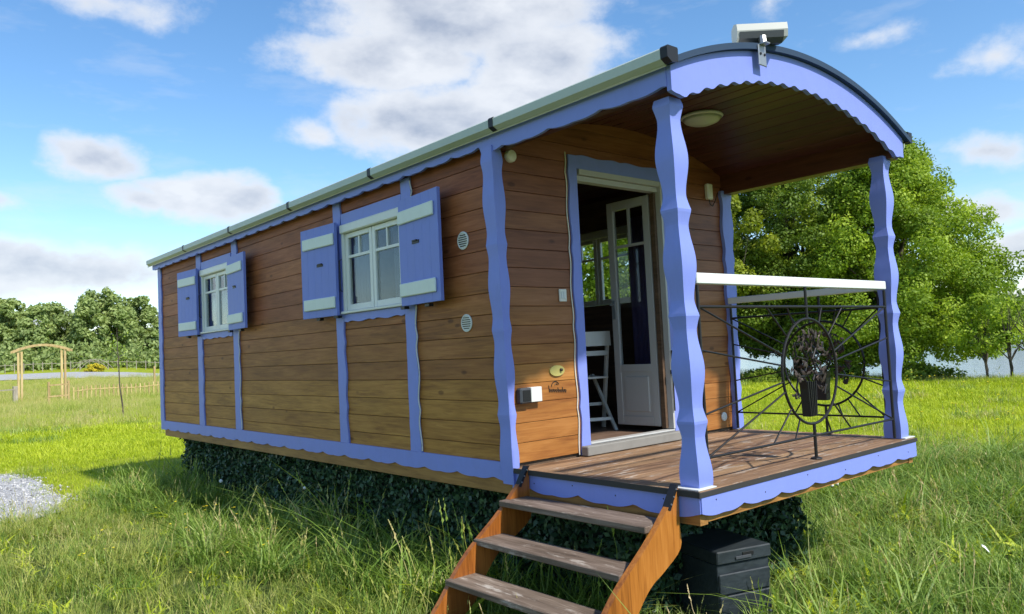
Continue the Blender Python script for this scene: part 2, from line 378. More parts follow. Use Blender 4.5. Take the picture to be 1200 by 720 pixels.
def leaves(C, size, rng, flat=0.0, aspect=.6, nrm=None, bias=0.0):
    n = len(C); a = rng.normal(size=(n, 3)); a[:, 2] *= (1-flat)
    if nrm is not None: # leaf normal biased towards nrm: choose u,v perpendicular to mixed normal
        nn = rng.normal(size=(n, 3))*(1-bias)+nrm*bias*1.6; nn /= np.linalg.norm(nn, axis=1)[:, None]
        u = np.cross(nn, a); u /= np.linalg.norm(u, axis=1)[:, None]+1e-9; v = np.cross(nn, u)
    else:
        u = a/(np.linalg.norm(a, axis=1)[:, None]+1e-9); b_ = rng.normal(size=(n, 3)); v = np.cross(u, b_); v /= np.linalg.norm(v, axis=1)[:, None]+1e-9
    s = (size*rng.uniform(.6, 1.35, n))[:, None]
    return np.stack([C+u*s, C+v*s*aspect, C-u*s, C-v*s*aspect], axis=1).reshape(-1, 3)

# ------------------------------------------------------------------ terrain
GZ = -.85
SH0 = np.array([22.6, 5.0]); SHD = np.array([.26, .966]); SHN = np.array([.966, -.26])
def sm(x): x = np.clip(x, 0, 1); return x*x*(3-2*x)
def ground_h(x, y):
    x = np.asarray(x, float); y = np.asarray(y, float)
    s = (x-SH0[0])*SHN[0]+(y-SH0[1])*SHN[1]+1.2*np.sin(y*.11)+.5*np.sin(y*.31+1)
    r = np.hypot(x-CAM.x, y-CAM.y)
    rise = 2.8*sm((r-45)/95)*sm((-s-6)/25)
    far = sm((s-225)/55)*6.5+sm((s-330)/300)*12
    bump = .03*np.sin(x*1.3+.4*y)*np.sin(y*.9)+.02*np.sin(x*2.9+1)*np.sin(y*2.3+2)
    flat = sm((x+.6)/1.2)+sm((6.5-y)/1.5)+sm((y-14)/1.5)
    return GZ+rise-2.6*sm((s-.3)/9)+far+bump*sm((r-5)/6)*np.clip(flat, 0, 1)
def axis_pts(c):
    d = np.concatenate([np.arange(0, 40, .8), np.geomspace(40, 1300, 60)]); return c+np.concatenate([-d[::-1][:-1], d])
gx, gy = axis_pts(4.), axis_pts(10.); X, Y = np.meshgrid(gx, gy, indexing='ij'); Z = ground_h(X, Y)
nx, ny = X.shape; Vg = np.stack([X, Y, Z], -1).reshape(-1, 3)
ii, jj = np.meshgrid(np.arange(nx-1), np.arange(ny-1), indexing='ij'); q0 = (ii*ny+jj).ravel()
Fq = np.stack([q0, q0+ny, q0+ny+1, q0+1], 1)
me = bpy.data.meshes.new('ground'); me.from_pydata(Vg.tolist(), [], Fq.tolist()); me.polygons.foreach_set('use_smooth', [True]*len(me.polygons))
b = MB('meadow_ground'); v = b.coord(world=True); n1 = b.noise(v, .12, 5, .6); n2 = b.noise(v, 1.3, 5, .65); n3 = b.noise(v, 22, 4, .7)
f = b.math('ADD', b.math('MULTIPLY', n1, .55), b.math('MULTIPLY', n2, .45))
c1 = b.ramp(f, [(.36, (.22, .27, .016)), (.5, (.36, .42, .03)), (.66, (.46, .46, .06))])
c1 = b.mix(b.math('MULTIPLY', n3, .8), c1, b.mix(1.0, c1, (.45, .5, .5), 'MULTIPLY'))
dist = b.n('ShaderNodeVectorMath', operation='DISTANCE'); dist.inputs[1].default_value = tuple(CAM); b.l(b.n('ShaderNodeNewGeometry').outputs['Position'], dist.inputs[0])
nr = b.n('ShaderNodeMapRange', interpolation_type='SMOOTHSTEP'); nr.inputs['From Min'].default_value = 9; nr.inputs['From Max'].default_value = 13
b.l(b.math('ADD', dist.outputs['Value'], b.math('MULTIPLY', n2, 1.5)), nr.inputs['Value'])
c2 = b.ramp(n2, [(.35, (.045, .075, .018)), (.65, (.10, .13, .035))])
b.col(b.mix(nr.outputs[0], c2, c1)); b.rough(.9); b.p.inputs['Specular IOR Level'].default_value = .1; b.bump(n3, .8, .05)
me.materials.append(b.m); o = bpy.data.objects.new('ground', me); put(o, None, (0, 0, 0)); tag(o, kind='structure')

b = MB('lake_water'); v = b.coord((1, 1, 1), world=True); wv = b.noise(v, 1.1, 4, .6)
b.col((.12, .17, .24)); b.rough(.14); b.p.inputs['IOR'].default_value = 1.33; b.bump(wv, .35, .12)
M_water = b.m
A = [SH0+SHD*t+SHN*s for t, s in ((-700, -1), (-700, 330), (900, 330), (900, -1))]
o = mk('lake_water', [(p[0], p[1], -1.75) for p in A], [[0, 1, 2, 3]], M_water); tag(o, kind='structure')

def drape(name, poly, mat, dz, step=1.0):
    """sheet laid over the ground; poly = list of (left, right) xy pairs along its run"""
    V = []; F = []; m = 25
    for a, c in poly:
        for k in range(m):
            x = a[0]+(c[0]-a[0])*k/(m-1); y = a[1]+(c[1]-a[1])*k/(m-1); V.append((x, y, float(ground_h(x, y))+dz))
    for i in range(len(poly)-1):
        for k in range(m-1): F.append([i*m+k, i*m+k+1, (i+1)*m+k+1, (i+1)*m+k])
    return tag(mk(name, V, F, mat, smooth=True), kind='structure')
b = MB('gravel'); v = b.coord(world=True); vo = b.n('ShaderNodeTexVoronoi'); vo.inputs['Scale'].default_value = 38; b.l(v, vo.inputs['Vector'])
c = b.mix(b.noise(v, 1.5, 4), b.ramp(vo.outputs['Color'], [(.1, (.24, .24, .245)), (.5, (.40, .40, .40)), (.9, (.58, .57, .56))]), (.36, .36, .365))
b.col(c); b.rough(.9); b.bump(vo.outputs['Distance'], .9, .02); M_gravel = b.m
GP = [((-9, 7.6), (-1.75, 7.45)), ((-9, 8.0), (-1.3, 7.8)), ((-9, 8.6), (-1.18, 8.5)), ((-9, 9.3), (-1.14, 9.3)), ((-9, 10.3), (-1.10, 10.3)), ((-9, 11.2), (-1.12, 11.3)), ((-9, 12.0), (-1.2, 12.0)), ((-9, 12.7), (-1.4, 12.6)), ((-9, 13.0), (-2.2, 12.9))]
drape('gravel_path', GP, M_gravel, .02)
def at(azd, r): return (CAM.x+r*math.sin(rad(azd)), CAM.y+r*math.cos(rad(azd)))
drape('gravel_road', [(at(a, 84-.35*(a-8)), at(a, 96-.55*(a-8))) for a in np.arange(-25, 19, 1.5)], M_gravel, .06)

# ------------------------------------------------------------------ the caravan
W, P, LN = 2.45, 1.416, 8.70
def lean(z): return -.028*max(0, z)       # the posts splay outwards slightly
RT = lambda x: 2.43-3.19+math.sqrt(3.19**2-(x-1.25)**2)     # top of roof
CEIL = lambda x: RT(x)-.075
car = empty('wooden_caravan', (1.22, 4.35, GZ), 'brown wooden gypsy style caravan with periwinkle blue trim, arched roof and open front porch', 'caravan')
# floor structure
G().box(.012, .075, .012, LN-.12, -.168, -.022).build('floor_beam', M_beam, car); G().box(2.375, 2.438, .012, LN-.12, -.168, -.022).build('floor_beam', M_beam, car)
G().box(.08, 2.37, .014, .07, -.158, -.022).build('floor_beam', M_beamx, car); G().box(.08, 2.37, LN-.18, LN-.125, -.158, -.022).build('floor_beam', M_beamx, car)
G().box(.08, 2.37, P+.02, LN-.185, -.10, .03).build('floor_slab', M_in, car)
for x in (.65, 1.75): G().box(x-.05, x+.05, .075, LN-.19, -.16, -.105).build('chassis_rail', M_black, car)
# wheels, mostly hidden behind the hedge screen
for yy in (5.0, 5.75):
    for xx in (.42, 1.86):
        wh = G().lathe([(.20, -.09), (.30, -.09), (.325, -.06), (.325, .06), (.30, .09), (.20, .09)], (xx+.08, yy, GZ+.325), 0, 28).build('wheel', M_rubber, car, True)
        G().lathe([(.06, -.095), (.19, -.07), (.19, .07), (.06, .095)], (xx+.08, yy, GZ+.325), 0, 20).build('rim', M_steel, wh)
# deck boards: one mesh, copied
nb = 12; bw = (P-.012)/nb
d0 = G().box(-.012, W+.012, 0, bw-.005, -.021, 0, .002).build('deck_board', M_deck, car)
for i in range(1, nb): dup(d0, (0, i*bw, random.uniform(-.0015, .0015)))
G().box(-.022, -.0135, -.016, P+.0, -.026, .004).build('deck_edging', M_rubber, car)
G().box(-.022, W+.022, -.016, -.003, -.026, -.003).build('deck_edging', M_rubber, car)
# blue skirting trims with scalloped lower edge
def scal(s, p=.42): return abs(math.sin(PI*s/p))**.7+.35*abs(math.sin(2*PI*s/p))
ys = lin(-.004, P, 60); G().strip([(-.004, y, -.128+.024*(1-scal(y))) for y in ys], [(-.004, y, -.028) for y in ys], (.014, 0, 0)).build('deck_trim', M_blue, car)
xs = lin(.001, W+.002, 90); G().strip([(x, -.012, -.122+.018*(1-scal(x, .36))) for x in xs], [(x, -.012, -.028) for x in xs], (0, .022, 0)).build('deck_trim', M_blue, car)
ys = lin(P+.0, LN, 300); G().strip([(-.004, y, -.085+.018*(1-scal(y, .40))) for y in ys], [(-.004, y, .03) for y in ys], (.016, 0, 0)).build('base_trim', M_blue, car)
ys = lin(0, LN, 200); G().strip([(W+.004, y, -.095+.018*(1-scal(y, .40))) for y in ys], [(W+.004, y, -.028 if y < P else .03) for y in ys], (-.014, 0, 0)).build('base_trim', M_blue, car)

for k_ in range(6):
    G().lathe([(.0045, 0), (.0035, -.0015)], (.12+.44*k_, -.0122, -.052-.03*(k_ % 2)), 1, 8).build('screw', M_ink, car)
    if k_ < 4: G().lathe([(.0045, 0), (.0035, -.0015)], (-.0042, .22+.33*k_, -.055-.02*(k_ % 2)), 0, 8).build('screw', M_ink, car)
# long wall boards
XB = .016; zb = [-.012+.1415*k for k in range(16)]
BAT = [(2.445, 2.575), (3.535, 3.665), (5.88, 6.03), (7.02, 7.18)]
WIN = [(3.05, .475), (6.53, .475)]
def plankY(y0, y1, z0, z1, x=XB, t=.02): return G().box(x, x+t, y0, y1, z0+.0016, z1-.0016, .0022)
for z0 in zb:
    z1 = z0+.1415; segs = [(P+.06, LN-.005)]
    if z1 > 1.13 and z0 < 1.86:
        segs = [(P+.06, WIN[0][0]-WIN[0][1]), (WIN[0][0]+WIN[0][1], WIN[1][0]-WIN[1][1]), (WIN[1][0]+WIN[1][1], LN-.005)]
    for a, c in segs:
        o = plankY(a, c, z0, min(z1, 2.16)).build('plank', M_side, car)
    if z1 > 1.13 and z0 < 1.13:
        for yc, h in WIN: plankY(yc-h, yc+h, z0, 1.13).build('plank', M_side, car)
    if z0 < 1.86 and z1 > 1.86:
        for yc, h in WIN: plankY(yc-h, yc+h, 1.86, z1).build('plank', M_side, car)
# linings (inside faces, with the openings left free)
def lining(x0, x1, wins):
    g = G(); ye = [P+.03]
    for yc, h in sorted(wins): ye += [yc-h, yc+h]
    ye.append(LN-.03)
    for i in range(0, len(ye), 2): g.box(x0, x1, ye[i], ye[i+1], .032, 2.14)
    for yc, h in wins: g.box(x0, x1, yc-h, yc+h, .032, 1.13).box(x0, x1, yc-h, yc+h, 1.86, 2.14)
    return g
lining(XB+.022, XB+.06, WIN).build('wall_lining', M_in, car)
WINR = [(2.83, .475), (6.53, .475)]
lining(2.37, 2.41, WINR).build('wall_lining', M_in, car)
for z0 in zb:                                   # far long wall: boards outside as well
    z1 = z0+.1415; segs = [(P+.005, LN-.005)]
    if z1 > 1.13 and z0 < 1.86:
        segs = [(P+.005, WINR[0][0]-.475), (WINR[0][0]+.475, WINR[1][0]-.475), (WINR[1][0]+.475, LN-.005)]
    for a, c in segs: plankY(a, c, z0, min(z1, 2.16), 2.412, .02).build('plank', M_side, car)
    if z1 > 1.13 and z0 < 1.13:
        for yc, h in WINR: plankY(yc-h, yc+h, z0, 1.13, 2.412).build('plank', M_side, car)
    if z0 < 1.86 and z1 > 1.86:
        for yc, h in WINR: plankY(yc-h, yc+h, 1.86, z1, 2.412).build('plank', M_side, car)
# battens: right-hand edge wavy
def battenY(y0, y1, z0, z1, x0, x1, amp=.012):
    zs = lin(z0, z1, max(8, int((z1-z0)/.02)))
    return G().strip([(x0, y0-amp*pw(z), z) for z in zs], [(x0, y1+.2*amp*pw(z+.1), z) for z in zs], (x1-x0, 0, 0))
for i, (a, c) in enumerate(BAT):
    battenY(a, c, .031, 2.06, -.002, .0145).build('batten', M_blue, car)
battenY(LN-.12, LN+.02, .031, 2.10, -.002, .0145).build('batten', M_blue, car)
for a, c in ((.0, .0),): pass
for a, c in ((2.29, 2.355), (3.305, 3.37)): battenY(a, c, .031, 2.1, 2.448, 2.433).build('batten', M_blue, car)
# back wall
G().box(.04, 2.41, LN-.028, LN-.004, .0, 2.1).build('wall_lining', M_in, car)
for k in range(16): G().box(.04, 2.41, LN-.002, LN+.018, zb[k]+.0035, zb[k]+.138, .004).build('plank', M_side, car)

# corner post of the cabin
zs = lin(-.1, 2.04, 110)
g = G(); rings = []
V = []; F = []
for z in zs:
    l = lean(z)+.0; a = .008*pw(z)
    ring = [(-.022+l-.5*a, P-.035-.3*a, z), (.024+l*.3+a, P-.035-.3*a, z), (.024+l*.3+a, P+.002, z), (.016, P+.002, z), (.016, P+.075+a, z), (-.022+l-.5*a, P+.075+a, z)]
    V += ring
n = 6
for i in range(len(zs)-1):
    for k in range(n): F.append([i*n+k, i*n+(k+1) % n, (i+1)*n+(k+1) % n, (i+1)*n+k])
F += [list(range(n))[::-1], [(len(zs)-1)*n+k for k in range(n)]]
G().add(V, F).build('corner_post', M_blue, car)
zs = lin(0.003, 1.99, 100)       # far corner
V = []; F = []
for z in zs:
    a = .012*pw(z); V += [(2.40-a, P-.03, z), (2.50-lean(z)*.6+a, P-.03, z), (2.50-lean(z)*.6+a, P+.08, z), (2.40-a, P-.001, z)]
n = 4
for i in range(len(zs)-1):
    for k in range(n): F.append([i*n+k, i*n+(k+1) % n, (i+1)*n+(k+1) % n, (i+1)*n+k])
F += [list(range(n))[::-1], [(len(zs)-1)*n+k for k in range(n)]]
G().add(V, F).build('corner_post', M_blue, car)

# porch wall
DX0, DX1, DZ = .69, 1.63, 1.985
def plankX(x0, x1, z0, z1): return G().box(x0, x1, P, P+.02, z0+.0014, z1-.0014, .002)
pz = [-.105+.125*k for k in range(21)]
for z0 in pz[1:]:
    z1 = z0+.125; z0 = max(z0, .004)
    if z1 < DZ+.06:
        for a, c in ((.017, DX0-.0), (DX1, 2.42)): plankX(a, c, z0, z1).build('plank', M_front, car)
    else:
        # reach of this row under the curved ceiling
        half = math.sqrt(max(0, 3.19**2-(z0+.03-(2.43-3.19)+.03)**2)) if z0 > 2.05 else 1.2
        if half < .2: continue
        half = min(half, 1.2)
        if z0 < DZ:
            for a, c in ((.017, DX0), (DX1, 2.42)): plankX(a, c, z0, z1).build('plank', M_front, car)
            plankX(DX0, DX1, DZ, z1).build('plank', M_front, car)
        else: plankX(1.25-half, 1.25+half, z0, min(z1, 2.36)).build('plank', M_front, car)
g = G()
for a, c, z0 in ((.04, DX0, 0), (DX0, DX1, DZ), (DX1, 2.41, 0)):
    xs = lin(a, c, 14); g.strip([(x, P+.022, z0) for x in xs], [(x, P+.022, CEIL(x)-.004) for x in xs], (0, .04, 0))
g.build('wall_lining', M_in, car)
# door trim boards with wavy outer edge
zs = lin(.004, 2.075, 90)
G().strip([(.620-.007*pw(z), P-.016, z) for z in zs], [(.70, P-.016, z) for z in zs], (0, .0155, 0)).build('door_trim', M_blue, car)
G().strip([(1.755+.010*pw(z), P-.016, z) for z in zs], [(1.625, P-.016, z) for z in zs], (0, .0155, 0)).build('door_trim', M_blue, car)
xs = lin(.702, 1.623, 60)
G().strip([(x, P-.014, 1.985) for x in xs], [(x, P-.014, 2.080-.006*wave((x-.7)/.46)) for x in xs], (0, .0135, 0)).build('door_trim', M_blue, car)
# thin white wire running up beside the trim
G().tube([(.600-.007*pw(z), P-.006, z) for z in lin(.01, 2.09, 60)], .0045, 6).build('cable', M_cream, car)
# door frame, threshold
g = G().box(.702, .712, P+.0, P+.07, .085, 1.983).box(1.603, 1.623, P-.018, P+.07, .085, 1.983).box(.724, 1.601, P-.018, P+.07, 1.945, 1.983).box(.724, 1.601, P+.01, P+.07, 1.905, 1.942)
df = g.build('door_frame', M_door, car)
G().box(1.572, 1.601, P+.03, P+.07, .09, 1.90).build('frame_stop', M_in, df)
G().box(.60, 1.74, P-.085, P-.018, .003, .068, .006).build('threshold', M_sill, car)
G().box(.702, 1.622, P-.017, P+.06, .066, .080, .004).build('threshold_strip', M_door, car)
G().tube([(1.612, P-.03, .22), (1.612, P-.03, .68)], .006, 6).box(1.595, 1.62, P-.05, P-.02, .50, .53).build('door_bolt', M_black, car)
# two glazed door leaves, both swung inwards
def door_leaf(xh, side, label=None):
    w_, t = .44, .038; y0 = P+.085; z0, z1 = .10, 1.90
    x0, x1 = (xh, xh+t)
    lf = G().box(x0, x1, y0, y0+.065, z0, z1, .003).box(x0, x1, y0+w_-.065, y0+w_, z0, z1, .003).box(x0, x1, y0+.066, y0+w_-.066, z0, z0+.07, .002)\
        .box(x0, x1, y0+.066, y0+w_-.066, z1-.07, z1, .002).box(x0, x1, y0+.066, y0+w_-.066, .52, .58, .002).build('door_leaf', M_door, car, label=label)
    G().box(x0+.006, x1-.006, y0+.066, y0+w_-.066, z0+.071, .519, .0).box(x0-.001, x1+.001, y0+.09, y0+w_-.09, z0+.10, .49, .012).build('bottom_panel', M_door, lf)
    G().box(x0+.008, x1-.008, y0+.066, y0+w_-.066, 1.52, 1.542).box(x0+.009, x1-.009, y0+w_/2-.011, y0+w_/2+.011, 1.543, z1-.071).build('glazing_bar', M_door, lf)
    G().box(x0+.017, x1-.017, y0+.066, y0+w_-.066, .581, 1.519).build('pane', M_glass, lf)
    for a in (0, 1): G().box(x0+.017, x1-.017, (y0+.066, y0+w_/2+.012)[a], (y0+w_/2-.012, y0+w_-.066)[a], 1.543, z1-.071).build('pane', M_glass, lf)
    G().box(x0-.012, x1+.012, y0+w_-.045, y0+w_-.02, .95, 1.10).box(x0-.05, x0-.013, y0+w_-.04, y0+w_-.025, 1.06, 1.075).build('handle', M_steel, lf)
    return lf
door_leaf(1.575, 1); door_leaf(.71, 0)
# interior floor boards
G().box(.08, 2.37, P+.03, LN-.03, .031, .050).build('interior_floor', M_infloor, car)
G().box(.08, 2.36, 4.6, 4.64, .051, 2.05).build('partition', M_in, car)
for k in range(8): # kitchen worktop seen darkly inside
    pass
G().box(1.75, 2.36, 3.4, 4.55, .051, .86, .004).build('cupboard', M_in, car)
G().box(1.72, 2.365, 3.38, 4.56, .861, .89, .003).build('worktop', M_old, car)

# roof
xs = lin(-.10, 2.62, 60)
G().strip([(x, -.024, RT(x)-.035) for x in xs], [(x, -.024, RT(x)-.004) for x in xs], (0, LN+.134, 0)).build('roof', M_roof, car, True)
xs = lin(-.085, 2.635, 60)
G().strip([(x, -.062, RT(x)-.034) for x in xs], [(x, -.062, RT(x)+.001) for x in xs], (0, .04, 0)).build('roof_edge', M_edge, car)
# ceiling boards run the length of the porch and the cabin, one mesh swung along the arc
nb2 = 20; xe = lin(.02, 2.44, nb2+1)
for i in range(nb2):
    a, c = xe[i]+.002, xe[i+1]-.002
    G().strip([(a, .0, CEIL(a)), (a+.006, .0, CEIL(a)-.005), (c-.006, .0, CEIL(c)-.005), (c, .0, CEIL(c))], [(a, .0, CEIL(a)+.014), (a+.006, 0, CEIL(a)+.014), (c-.006, 0, CEIL(c)+.014), (c, .0, CEIL(c)+.014)], (0, LN-.05, 0)).build('ceiling_board', M_ceil, car)
G().box(-.035, .035, .0, LN-.02, 2.075, 2.125).build('wall_plate', M_ceil, car); G().box(2.436, 2.538, .0, LN-.02, 1.962, 2.135).build('wall_plate', M_ceil, car)
G().box(-.02, .035, .0, P, 2.02, 2.073).build('wall_plate', M_ceil, car)
# arched front board
xs = lin(-.062, 2.565, 260)
def flow(x):
    d = abs(x-1.25); base = 2.222-(3.0-math.sqrt(9.0-d*d))
    endl = sm(np.array((x-(-.062))/.14)); endr = sm(np.array((2.565-x)/.14)); e = float(min(endl, endr))
    wv_ = .0085*math.cos(2*PI*(x-1.25)/.128)
    return max(base, 1.975)+wv_*e+.03*(1-e)*0
G().strip([(x, -.030, flow(x)+(.012*(1-min((x+.062)/.05, 1))**2)) for x in xs], [(x, -.030, RT(x)-.0355) for x in xs], (0, .028, 0)).build('front_arch_board', M_blue, car)
# long fascias
ys = lin(-.001, LN+.02, 420)
def fas(y): return (2.004 if y < P+.1 else 2.045)+.016*(1-scal(y-.03, .42 if y < P else .30))
for x0, s in ((-.066, 1), (2.542, 1)):
    G().strip([(x0, y, fas(y)-(.0 if x0 < 0 else .03)) for y in ys], [(x0, y, 2.128 if x0 < 0 else 2.10) for y in ys], (.022, 0, 0)).build('side_fascia', M_blue, car)
# gutter with dark clips
def gut(y0, y1):
    pr = [(-.185, 2.172), (-.178, 2.182), (-.108, 2.182), (-.104, 2.174), (-.106, 2.10), (-.150, 2.088), (-.184, 2.112)]
    n = len(pr); V = [(x, y0, z) for x, z in pr]+[(x, y1, z) for x, z in pr]
    F = [[k, (k+1) % n, n+(k+1) % n, n+k] for k in range(n)]+[list(range(n))[::-1], list(range(n, 2*n))]
    return G().add(V, F)
GX = .045   # keep the gutter close to the fascia
gj = [-.055, 1.30, 2.80, 4.26, 5.73, 7.21, LN+.05]
for i in range(6):
    g = gut(gj[i]+.018, gj[i+1]-.018); g.V = [Vector((v.x+GX, v.y, (v.z-2.182)*.8+2.180)) for v in g.V]; gt = g.build('gutter', M_gutter, car)
for i, yy in enumerate(gj[:-1]):
    g = gut(yy-.022, yy+.022)
    g.V = [Vector(((v.x+.145)*1.06-.145+GX, v.y, (v.z-2.135)*.86+2.144)) for v in g.V]; g.build('gutter_clip', M_black, car)
g = gut(0, LN); g.V = [Vector((2.62+.0+(-.10-v.x)*.6, v.y, v.z-.04)) for v in g.V]; g.build('gutter', M_gutter, car)
G().box(2.60, 2.665, -.058, -.02, 2.085, 2.16).build('gutter_clip', M_black, car)

# porch posts
def post(cx, cy, dirx):
    zs = lin(.003, 1.985, 150); V = []; F = []
    for z in zs:
        h = .0495+.0100*pw(z); l = lean(z)*dirx
        for sx, sy in ((-1, -1), (1, -1), (1, 1), (-1, 1)): V.append((cx+l+sx*h, cy+sy*h, z))
    for i in range(len(zs)-1):
        for k in range(4): F.append([i*4+k, i*4+(k+1) % 4, (i+1)*4+(k+1) % 4, (i+1)*4+k])
    F += [[3, 2, 1, 0], [(len(zs)-1)*4+k for k in range(4)]]
    return G().add(V, F).build('porch_post', M_blue, car)
p1 = post(.105, .088, 1); p2 = post(2.385, .088, -1)
for p in (p1, p2):
    c = WL[p]; G().box(c.x-.075, c.x+.075, .005, .17, .0025, .008).build('post_foot', M_white, p)
# white hand rails
hr = G().box(.165, 2.325, .055, .098, 1.035, 1.092, .004).build('hand_rail', M_white, car)
G().box(2.375, 2.425, .165, P-.04, 1.035, 1.085, .004).build('hand_rail', M_white, car)
# wrought iron panels
def iron_panel(fn, u0, u1, uc, seed):
    """fn(u, z, off) maps panel coordinates to the world"""
    zt, zl, zc, R_ = .915, .14, .527, .315; rr = .0055
    pr = G().tube([fn(u0, zt), fn(u1, zt)], .008).tube([fn(u0, zl), fn(u1, zl)], .007).tube([fn(u1, 1.03), fn(u1, .01)], .010).tube([fn(u0, 1.03), fn(u0, .01)], .009).build('railing_panel', M_iron, car)
    G().tube([fn(uc+(R_)*math.cos(a), zc+R_*math.sin(a)) for a in lin(0, 2*PI, 49)], .0085, 8, False).build('ring', M_iron, pr)
    G().tube([fn(uc, 1.035), fn(uc, zc+R_)], .009).build('top_stub', M_iron, pr); G().tube([fn(uc, zc-R_), fn(uc, .012)], .010).lathe([(.035, 0), (.03, .006), (.012, .012)], Vector(fn(uc, .004)), 2, 12).build('centre_bar', M_iron, pr)
    k = (u1-u0)/2.12
    ends = [(u0, zt), (u0, .69), (u0, .36), (u0, zl), (uc-.45*k, zl), (uc-.22*k, zl), (uc+.20*k, zl), (uc+.45*k, zl), (u1, zl), (u1, .40), (u1, .70), (u1, zt), (uc+.44*k, zt), (uc+.18*k, zt), (uc-.22*k, zt), (uc-.44*k, zt)]
    for eu, ez in ends:
        a = math.atan2(ez-zc, eu-uc); G().tube([fn(uc+R_*math.cos(a), zc+R_*math.sin(a)), fn(eu, ez)], rr, 6).build('spoke', M_iron, pr)
    # iron bonsai in the ring
    rn = random.Random(seed)
    tr_ = G().strip([fn(uc-.036, .255), fn(uc-.040, .32), fn(uc-.046, .42), fn(uc-.056, .470)], [fn(uc+.036, .255), fn(uc+.040, .32), fn(uc+.048, .42), fn(uc+.056, .460)], Vector(fn(0, 0, .05))-Vector(fn(0, 0, 0)))
    for j in range(5): tr_.tube([fn(uc-.034+.017*j, .258, -.004), fn(uc-.04+.020*j+rn.uniform(-.008, .008), .36, -.004), fn(uc-.048+.024*j, .465, -.004)], .005, 5)
    tr_.build('iron_trunk', M_iron, pr)
    g = G(); cent = []
    for s in (-1, 1):
        pts = [(uc+s*.02, .47), (uc+s*.06, .53), (uc+s*.03, .60), (uc+s*.08, .67), (uc+s*.05, .76)]
        g.tube([fn(*p) for p in pts], .007, 6); cent += [pts[1], (pts[2][0]+s*.05, .58), pts[3], (pts[3][0]+s*.01, .73), pts[4]]
        g.tube([fn(uc+s*.05, .5), fn(uc+s*.14, .50), fn(uc+s*.17, .44), fn(uc+s*.15, .38)], .006, 5); cent += [(uc+s*.15, .50), (uc+s*.19, .52), (uc+s*.16, .40), (uc+s*.11, .47)]
        g.tube([fn(uc+s*.04, .6), fn(uc+s*.15, .62), fn(uc+s*.17, .70)], .005, 5); cent += [(uc+s*.14, .62), (uc+s*.12, .68)]
    g.build('iron_stem', M_iron, pr)
    g = G()
    for (cu, cz) in cent:
        for j in range(5):
            a = rn.uniform(0, 2*PI); ln = rn.uniform(.03, .055); du, dz = math.cos(a), math.sin(a); o_ = rn.uniform(-.03, .03)
            p0 = Vector(fn(cu+rn.uniform(-.03, .03), cz+rn.uniform(-.03, .03), o_)); p1_ = Vector(fn(cu+du*ln, cz+dz*ln, o_+rn.uniform(-.02, .02)))
            side = Vector(fn(-dz*ln*.28, du*ln*.28, 0))-Vector(fn(0, 0, 0)); m_ = (p0+p1_)/2; up = Vector(fn(0, 0, .007))-Vector(fn(0, 0, 0))
            g.add([p0, m_+side, p1_, m_-side, m_+up, m_-up*.3], [[0, 1, 4], [1, 2, 4], [2, 3, 4], [3, 0, 4], [1, 0, 5], [2, 1, 5], [3, 2, 5], [0, 3, 5]])
    lf = g.build('iron_foliage', M_ironlt, pr); lf['kind'] = 'stuff'
iron_panel(lambda u, z, o=0: (u, .062+o, z), .17, 2.30, 1.245, 3)
iron_panel(lambda u, z, o=0: (2.405-o, u, z), .155, P-.045, .60, 5)

# windows with shutters
def window(yc, x, s, shutters=True):
    """x = wall face, s = +1 when inwards is +x"""
    h, z0, z1 = .475, 1.13, 1.86
    X_ = lambda a, c: (min(x+s*a, x+s*c), max(x+s*a, x+s*c))
    g = G()
    g.box(*X_(-.004, .05), yc-h, yc-h+.035, z0, z1-.075, .002).box(*X_(-.004, .05), yc+h-.035, yc+h, z0, z1-.075, .002)
    wf = g.build('window', M_frame, car)
    G().box(*X_(-.022, .05), yc-h, yc+h, z1-.074, z1, .008).build('blind_box', M_frame, wf)
    G().box(*X_(-.03, .06), yc-h-.005, yc+h+.005, z0-.022, z0-.001, .004).build('sill', M_white, wf)
    for k in (-1, 1):
        a, c = (yc-h+.037, yc-.004) if k < 0 else (yc+.004, yc+h-.037); zb_, zt_ = z0+.004, z1-.078
        cs = G().box(*X_(.014, .048), a, a+.042, zb_, zt_, .003).box(*X_(.014, .048), c-.042, c, zb_, zt_, .003).box(*X_(.014, .048), a+.043, c-.043, zb_, zb_+.05, .003).box(*X_(.014, .048), a+.043, c-.043, zt_-.04, zt_, .003).build('casement', M_frame, wf)
        zm = zb_+.44; ym = (a+c)/2
        G().box(*X_(.018, .044), a+.043, c-.043, zm, zm+.022).box(*X_(.019, .043), ym-.009, ym+.009, zm+.0225, zt_-.041).build('glazing_bar', M_frame, wf) if False else None
        G().box(*X_(.018, .044), a+.043, c-.043, zm, zm+.022).box(*X_(.019, .043), ym-.009, ym+.009, zm+.0225, zt_-.041).build('glazing_bar', M_frame, car).parent
        G().box(*X_(.029, .034), a+.043, c-.043, zb_+.051, zm-.001).build('pane', M_glass, wf)
        for (p, q_) in ((a+.043, ym-.010), (ym+.010, c-.043)): G().box(*X_(.029, .034), p, q_, zm+.023, zt_-.041).build('pane', M_glass, wf)
    return wf
def curtain(yc, x, y0, y1, z0, z1, mat, label, sgn=1):
    n = 40; g = G(); ys = lin(y0, y1, n)
    A = [(x+.012*math.sin(y*115)+.004*math.sin(y*31), y, z0) for y in ys]; B = [(x+.009*math.sin(y*115+.3), y, z1) for y in ys]
    o = g.strip(A, B, (.002, 0, 0)).build('curtain', mat, None, True); tag(o, label, 'curtain'); return o
